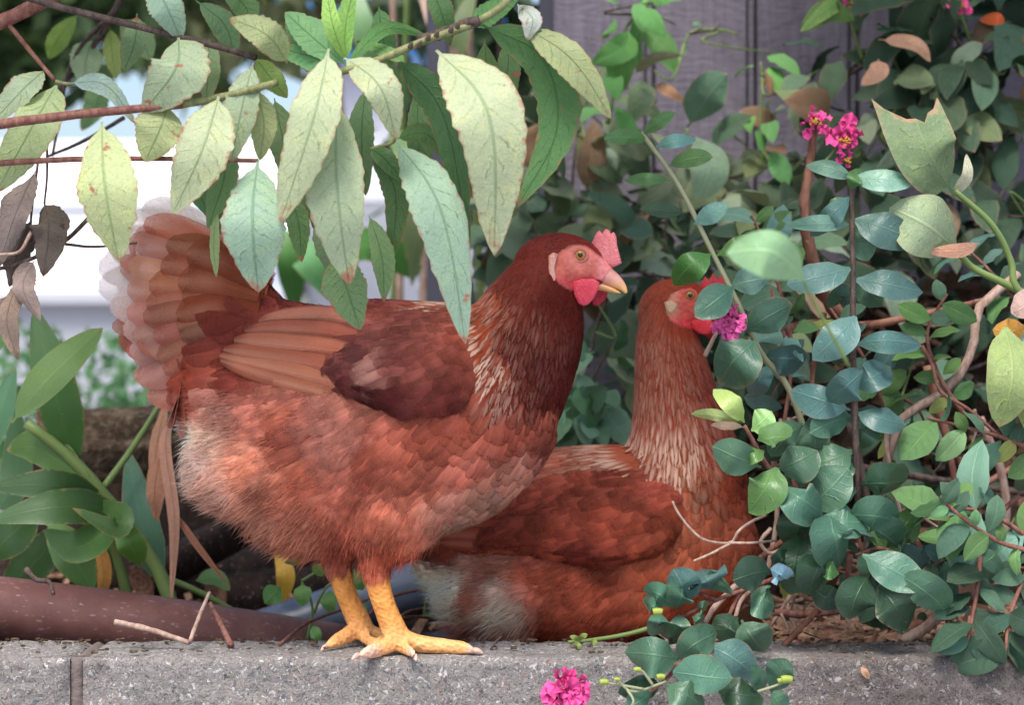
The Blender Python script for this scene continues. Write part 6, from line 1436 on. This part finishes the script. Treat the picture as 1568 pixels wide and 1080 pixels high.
def fence_vines():
    GR = 'vines growing over the fence'
    IV = [C(118, 138, 104)[:3], C(134, 152, 124)[:3], C(98, 122, 90)[:3], C(148, 164, 136)[:3], C(92, 114, 84)[:3], C(124, 140, 96)[:3]]
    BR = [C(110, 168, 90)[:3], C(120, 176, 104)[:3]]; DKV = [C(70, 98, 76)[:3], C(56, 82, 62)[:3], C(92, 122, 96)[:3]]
    hv = variants('heart', 'vine', 0.62, droop=.35, fold=.45, crinkle=.35); ov = variants('oval', 'vine', 0.50, droop=.4, fold=.5, crinkle=.35)
    def vine(label, pts, n, size, cols, spots=.25, spread=40, var=None, smat='twig_dark', r0=3.5):
        r = plant('fence_vine', label, 'vine', pts[0], GR); px_tube('stem', pts, r0, 1.8, M[smat], r, n=24, sides=6)
        q = crom(pts, 80)
        for k in range(n):
            i = random.randrange(2, 80); a = q[i]; p = P(*a); sp = spread * K * a[2]
            off = Vector((random.uniform(-1, 1) * sp, random.uniform(-1, .5) * .05, random.uniform(-1, 1) * sp))
            d = (off.normalized() + Vector((0, -.2, -.55)) + rdir(.45)).normalized()
            sz = size * K * a[2] * random.uniform(.65, 1.25)
            fill_leaf(r, p + off, d, Vector((0, -0.75, 0.7)) + rdir(.42), sz, var or random.choice((hv, ov)), jit(random.choice(cols) if random.random() > .025 else C(160, 128, 100)[:3], .2), min(.85, spots * random.choice((0, .3, .8, 1.6, 3.2))))
        for k in range(max(3, n // 9)):
            i = random.randrange(5, 78); a = q[i]; a2 = [(a[0], a[1], a[2]), (a[0] + random.uniform(-50, 50), a[1] + random.uniform(-40, 60), a[2] - .03), (a[0] + random.uniform(-90, 90), a[1] + random.uniform(-60, 80), a[2])]
            px_tube('stem', a2, 2.4, 1.2, M['twig_dark' if k % 2 else 'stem_green'], r, n=8, sides=5)
    vine('vine with grey-green leaves low on the fence behind the standing hen\'s head', [(760, 330, 2.7), (860, 300, 2.7), (960, 330, 2.68), (1060, 330, 2.66), (1180, 300, 2.66)], 46, 80, IV, spread=55)
    vine('vine with long pale leaves at the left end of the fence', [(850, 460, 2.6), (870, 360, 2.66), (880, 240, 2.7), (900, 150, 2.72)], 44, 84, IV, spread=52)
    vine('vine filling the gap between the two hens\' heads', [(900, 560, 2.5), (920, 480, 2.55), (960, 400, 2.6), (1020, 360, 2.62)], 40, 80, IV + DKV, spread=60)
    vine('vine climbing in the gap under the standing hen\'s neck', [(930, 700, 2.45), (915, 640, 2.45), (900, 600, 2.47), (940, 520, 2.5)], 30, 74, [C(112, 152, 118)[:3], C(128, 166, 136)[:3], C(90, 130, 90)[:3]], .1, spread=46, var=hv)
    vine('dusty vine across the middle of the fence above the crouching hen', [(1000, 260, 2.68), (1080, 280, 2.66), (1160, 260, 2.66), (1240, 240, 2.66)], 34, 84, IV, .4, spread=48)
    vine('vine of dark leaves behind the flowering stem', [(1120, 420, 2.5), (1200, 380, 2.5), (1300, 380, 2.52), (1400, 400, 2.54)], 44, 78, DKV + IV, spread=62)
    vine('leafy vine draped over the fence at the upper right', [(1250, 150, 2.6), (1330, 100, 2.58), (1420, 120, 2.58), (1520, 80, 2.58), (1600, 60, 2.58)], 60, 92, DKV + [C(100, 128, 100)[:3]], .6, spread=66)
    vine('dark vine curtain in the top right corner', [(1420, 0, 2.55), (1480, 80, 2.54), (1540, 160, 2.54), (1600, 240, 2.54)], 54, 92, DKV, .25, spread=70)
    vine('vine with brown-edged leaves right of the pink blossoms', [(1260, 260, 2.56), (1330, 200, 2.54), (1400, 170, 2.54), (1500, 190, 2.54)], 46, 84, DKV + IV, .8, spread=60)
    vine('dim vine low behind the mottled leaves at the right edge', [(1380, 320, 2.5), (1460, 300, 2.5), (1540, 330, 2.5), (1600, 330, 2.5)], 34, 76, DKV + IV, .4, spread=54)
    vine('vine in the shade behind the crouching hen\'s neck', [(1130, 600, 2.42), (1150, 520, 2.44), (1170, 440, 2.46), (1200, 360, 2.48)], 34, 70, DKV + IV, .2, spread=56)
    vine('dense shaded vine behind the woody tangle', [(1300, 700, 2.5), (1400, 600, 2.5), (1500, 560, 2.5), (1600, 520, 2.5)], 44, 74, DKV, .3, spread=80)
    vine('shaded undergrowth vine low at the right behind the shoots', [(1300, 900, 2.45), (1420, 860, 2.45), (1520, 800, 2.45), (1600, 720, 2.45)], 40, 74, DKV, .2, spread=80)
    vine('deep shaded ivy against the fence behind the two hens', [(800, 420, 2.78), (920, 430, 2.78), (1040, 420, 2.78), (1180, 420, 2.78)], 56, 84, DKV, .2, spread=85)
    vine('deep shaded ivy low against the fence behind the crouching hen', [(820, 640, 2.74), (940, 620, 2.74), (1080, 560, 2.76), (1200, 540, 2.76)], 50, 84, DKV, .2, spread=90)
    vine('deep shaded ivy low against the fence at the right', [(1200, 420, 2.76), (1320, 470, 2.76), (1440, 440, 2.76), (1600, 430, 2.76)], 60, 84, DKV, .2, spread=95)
    vine('fresh green sprig standing up against the fence left end', [(930, 190, 2.6), (945, 110, 2.6), (960, 40, 2.6), (1000, 0, 2.6)], 14, 70, BR, .05, spread=16, var=ov, smat='stem_green', r0=4)
    vine('small fresh sprig climbing the second groove of the fence', [(1170, 250, 2.6), (1165, 190, 2.6), (1168, 130, 2.6), (1165, 95, 2.6)], 9, 52, BR, .05, spread=14, var=ov, smat='stem_green', r0=2.5)
    vine('arching bare green tendril on the fence boards', [(1045, 75, 2.7), (1060, 48, 2.7), (1100, 45, 2.7), (1130, 52, 2.7)], 2, 20, BR, .0, spread=6, var=ov, smat='stem_green', r0=2.2)
    # a few broad pointed leaves that stand out
    r = plant('fence_vine', 'vine with one broad folded leaf pointing up at the bare fence', 'vine', (1060, 210, 2.6), GR); px_tube('stem', [(1080, 330, 2.62), (1060, 260, 2.6), (1052, 196, 2.6)], 3, 2, M['stem_green'], r)
    H = lambda pts, w, col, **k: hero_leaf(r, pts, w, kind=k.pop('kind', 'heart'), mat='vine', col=C(*col)[:3], spots=k.pop('spots', .3), n=12, **k)
    H([(1052, 196, 2.6), (1085, 150, 2.57), (1114, 112, 2.58)], 66, (104, 136, 112), roll=20, fold=.5); H([(970, 115, 2.6), (1000, 92, 2.58), (1046, 84, 2.58)], 18, (150, 148, 118), roll=30)
    H([(982, 118, 2.62), (980, 150, 2.6), (966, 188, 2.6)], 46, (124, 146, 110), spots=.6); H([(1000, 128, 2.62), (1025, 140, 2.6), (1048, 156, 2.6)], 20, (196, 150, 118), spots=.1)
    H([(1065, 210, 2.55), (1085, 260, 2.52), (1068, 308, 2.52)], 60, (132, 160, 128), kind='oval'); H([(1250, 45, 2.45), (1280, 6, 2.43), (1225, 48, 2.4)], 30, (98, 132, 66)); H([(1310, 30, 2.46), (1265, 10, 2.43), (1226, 46, 2.42)], 36, (92, 126, 62), kind='oval', bow=-10)
    H([(1345, 90, 2.44), (1345, 110, 2.42), (1318, 130, 2.42)], 34, (196, 150, 124), spots=.1); H([(1345, 60, 2.46), (1400, 70, 2.44), (1425, 95, 2.44)], 24, (196, 152, 124), spots=.1); H([(1500, 30, 2.46), (1525, 28, 2.44), (1538, 34, 2.44)], 20, (196, 92, 44), spots=.1, kind='oval')

def back_plants():
    r = plant('cane_clump', 'tall blurred cane stalks behind the middle of the peach leaves', 'plant', (660, 560, 3.2))
    for k, (x0, x1, w, m) in enumerate(((640, 665, 9, 'twig_dry'), (700, 720, 8, 'twig_dry'), (612, 600, 7, 'twig_dry'), (745, 700, 7, 'stem_green'), (780, 760, 6, 'twig_dark'), (590, 625, 6, 'stem_green'), (860, 870, 9, 'twig_dry'), (880, 850, 8, 'twig_dry'))):
        px_tube('stalk', [(x0, 620, 3.2 + .02 * k), ((x0 + x1) / 2 + 5, 300, 3.2), (x1, -40, 3.2 - .02 * k)], w, w * .7, M[m], r)
    for b, m_, t, w, col in (((640, 200), (690, 80), (730, -30), 40, (142, 160, 110)), ((700, 220), (690, 100), (640, -20), 36, (190, 158, 140)), ((620, 160), (560, 60), (540, -40), 40, (120, 160, 110)), ((720, 180), (760, 150), (790, 230), 30, (120, 168, 90)), ((600, 200), (630, 260), (622, 400), 36, (110, 140, 90)), ((700, 300), (650, 330), (630, 440), 40, (112, 130, 92)),
                             ((640, 420), (560, 380), (480, 420), 50, (96, 150, 80)), ((430, 360), (470, 400), (520, 470), 46, (110, 168, 110)), ((450, 470), (440, 400), (410, 330), 40, (90, 140, 74)), ((760, 330), (790, 280), (780, 220), 30, (90, 130, 80)), ((470, 250), (450, 300), (470, 380), 36, (86, 124, 72))):
        hero_leaf(r, [(*b, 3.15), (*m_, 3.1), (*t, 3.12)], w, kind='strap', mat='strap', col=C(*col)[:3], spots=.3, n=12)
    background_tree('dark blurred tree at the far upper left behind the twigs', -200, 40, -30, 5.6, 0.42, 0.34, 2600, C(70, 92, 54)[:3], 0.10)
    background_tree('pale green blurred tree above the white building', 380, 250, -60, 6.4, 0.55, 0.45, 2400, C(112, 138, 86)[:3], 0.10)
    background_tree('brownish blurred tree behind the middle leaves', 520, 480, -90, 6.0, 0.50, 0.40, 1600, C(120, 128, 92)[:3], 0.10)
    background_tree('dark blurred tree between the cane stalks and the fence', 800, 800, 120, 4.6, 0.34, 0.75, 2600, C(58, 78, 52)[:3], 0.09)
    # weeds on the drive edge
    V, F, U = [], [], []; base = P(170, 600, 4.6); base.z = -0.05
    for i in range(1100):
        p = Vector((random.gauss(0, .34), random.uniform(-.35, .35), 0)); h = random.uniform(.08, .50); y = Vector((random.gauss(0, .3), random.gauss(0, .3), 1)).normalized(); x = y.cross(Vector((random.gauss(0, 1), 1, 0))).normalized()
        for q in range(3):
            o = p + y * h * (.25 + .3 * q) ; dd = (rdir(1) + Vector((0, 0, .3))).normalized(); L = random.uniform(.025, .05); xx = dd.cross(rdir(1)).normalized()
            b = len(V); V += [o, o + dd * L * .5 + xx * L * .3, o + dd * L, o + dd * L * .5 - xx * L * .3]; F.append((b, b + 1, b + 2, b + 3)); U += [(.5, 0), (1, .5), (.5, 1), (0, .5)]
    o = link_mesh('weeds', mesh_from('weeds', V, F, M['tree_leaf'], U, False), None, base, (*C(84, 128, 80)[:3], .1)); tag(o, 'blurred low green weeds at the edge of the driveway', 'weeds', kind='stuff')
    # mulch chips and leaf litter on the bed
    V, F = [], []
    for i in range(2400):
        if i < 1500: x, y = random.uniform(.18, .62), random.uniform(2.06, 2.34)
        elif i < 2100: x, y = random.uniform(-.75, .75), random.uniform(2.06, 2.9)
        else: x, y = random.uniform(.2, .75), random.uniform(2.32, 2.86)
        z0 = (-0.012 if x > 0.15 and y < 2.4 else -0.03) + bank(x, y)
        L, w, t = random.uniform(.006, .022), random.uniform(.003, .008), random.uniform(.001, .003)
        m = Matrix.Rotation(random.uniform(0, 6.3), 3, 'Z') @ Matrix.Rotation(random.gauss(0, .35), 3, 'X') @ Matrix.Rotation(random.gauss(0, .35), 3, 'Y'); c = Vector((x, y, z0 + random.uniform(0, .012))); b = len(V)
        for sx in (-1, 1):
            for sy in (-1, 1):
                for sz in (-1, 1): V.append(c + m @ Vector((sx * L * random.uniform(.7, 1), sy * w * random.uniform(.6, 1), sz * t)))
        F += [(b, b + 1, b + 3, b + 2), (b + 4, b + 6, b + 7, b + 5), (b, b + 4, b + 5, b + 1), (b + 2, b + 3, b + 7, b + 6), (b, b + 2, b + 6, b + 4), (b + 1, b + 5, b + 7, b + 3)]
    o = link_mesh('mulch', mesh_from('mulch', V, F, M['chip'], None, False)); tag(o, 'brown bark mulch and litter on the soil behind the wall', 'mulch', kind='stuff')

def litter():
    r = bpy.data.objects.new('dead_leaves', None)
    V, F, U = [], [], []
    for i in range(420):
        x, y = random.uniform(.2, .78), random.uniform(2.12, 2.86); c = Vector((x, y, -0.02 + bank(x, y) + random.uniform(0, .015))); L = random.uniform(.018, .045); a = random.uniform(0, 6.3)
        d = Vector((math.cos(a), math.sin(a), random.gauss(.1, .35))).normalized(); n_ = (Vector((0, -.5, 1)) + rdir(.4)).normalized(); sd = d.cross(n_).normalized(); b = len(V)
        sp = [c + d * L * t + n_ * L * .35 * math.sin(3 * t + a) * t for t in (0, .25, .5, .75, 1)]
        for k, w in enumerate((.06, .3, .36, .24, .02)):
            for u in (-1, 0, 1): V.append(sp[k] + sd * (u * w * L) + n_ * (abs(u) * w * L * .6)); U.append((.5 + .5 * u, k / 4))
        for k in range(4):
            for u in range(2): q = b + k * 3 + u; F.append((q, q + 1, q + 4, q + 3))
    o = link_mesh('leaf_litter', mesh_from('leaf_litter', V, F, M['dry'], U), None, (0, 0, 0), (*C(104, 80, 66)[:3], .4)); tag(o, 'brown dead leaves littering the bank behind the right-hand shrub', 'leaf litter', kind='stuff')
    bpy.data.objects.remove(r)

def shade_canopy(label, base, x0, x1, y0, y1, z0, z1, n, size, col):
    """The part of a plant that goes on above the picture, added to shade what stands below."""
    root = empty('added_shade_crown', base); tag(root, label, 'foliage', 'foliage added overhead to shade the hens and the fence')
    V, F, U = [], [], []
    for i in range(n):
        p = Vector((random.uniform(x0, x1), random.uniform(y0, y1), random.uniform(z0, z1)))
        if noise.noise(p * 4.5) < -0.10: continue
        y = (rdir(.6) + Vector((0, 0, -.8))).normalized(); z = rdir(1.0) + Vector((0, -.4, .6)); x = y.cross(z).normalized(); nr = x.cross(y); L = size * random.uniform(.7, 1.3); b = len(V); p = p - Vector(base)
        V += [p, p + y * L * .35 + x * L * .2 + nr * L * .05, p + y * L * .7 + x * L * .16 + nr * L * .04, p + y * L, p + y * L * .7 - x * L * .16 + nr * L * .04, p + y * L * .35 - x * L * .2 + nr * L * .05]
        F += [(b, b + 1, b + 2, b + 3), (b, b + 3, b + 4, b + 5)]; U += [(.5, 0), (1, .35), (1, .7), (.5, 1), (0, .7), (0, .35)]
    o = link_mesh('crown', mesh_from('crown', V, F, M['tree_leaf'], U, False), root, (0, 0, 0), (*col, .2)); o['kind'] = 'stuff'
    for k in range(5):
        a = Vector((random.uniform(x0, x1), random.uniform(y0, y1), z0 + .1)); tube_obj('limb', [Vector(base), Vector(base).lerp(a, .5) + Vector((0, 0, .08)), a], .008, .004, M['bark'], root)
shade_canopy('peach tree crown added above the top edge to shade the standing hen', (-.55, 2.3, 1.2), -.75, .22, 1.72, 2.40, .84, 1.2, 1300, .11, C(120, 146, 96)[:3])  # leaves added above the frame to cut the top light
shade_canopy('dense vine crown added above the fence top to shade the upper right', (.55, 2.8, 1.15), .36, .95, 2.2, 2.86, .89, 1.25, 1300, .09, C(70, 98, 72)[:3])  # added likewise, to darken the gaps in the foliage behind

def wall_debris():
    V, F = [], []
    for i in range(230):
        x = random.uniform(-.62, .66); y = 2.05 - abs(random.gauss(0, .022)) if i % 3 else random.uniform(1.955, 2.05); L, w, t = random.uniform(.0012, .005), random.uniform(.0008, .0022), random.uniform(.0005, .0012); b = len(V)
        m = Matrix.Rotation(random.uniform(0, 6.3), 3, 'Z') @ Matrix.Rotation(random.gauss(0, .3), 3, 'X'); c = Vector((x, y, .0028 + t))
        for sx in (-1, 1):
            for sy in (-1, 1):
                for sz in (-1, 1): V.append(c + m @ Vector((sx * L * random.uniform(.6, 1), sy * w * random.uniform(.6, 1), sz * t)))
        F += [(b, b + 1, b + 3, b + 2), (b + 4, b + 6, b + 7, b + 5), (b, b + 4, b + 5, b + 1), (b + 2, b + 3, b + 7, b + 6), (b, b + 2, b + 6, b + 4), (b + 1, b + 5, b + 7, b + 3)]
    o = link_mesh('crumbs', mesh_from('crumbs', V, F, M['mossy'], None, False)); tag(o, 'soil crumbs and bits of bark strewn on the wall top', 'crumbs', kind='stuff')
    r = plant('fallen_leaf', 'tiny tan leaf flake stuck to the front of the wall at the right', 'leaf', (1318, 1022, 1.941))
    hero_leaf(r, [(1318, 1022, 1.941), (1324, 1030, 1.939), (1331, 1041, 1.941)], 11, kind='oval', mat='dry', col=C(206, 160, 128)[:3], spots=.1, n=8)

litter(); wall_debris(); peach(); strap_plant(); twigs_on_wall(); shoots(); fence_vines(); back_plants()
standing_hen(); crouching_hen()
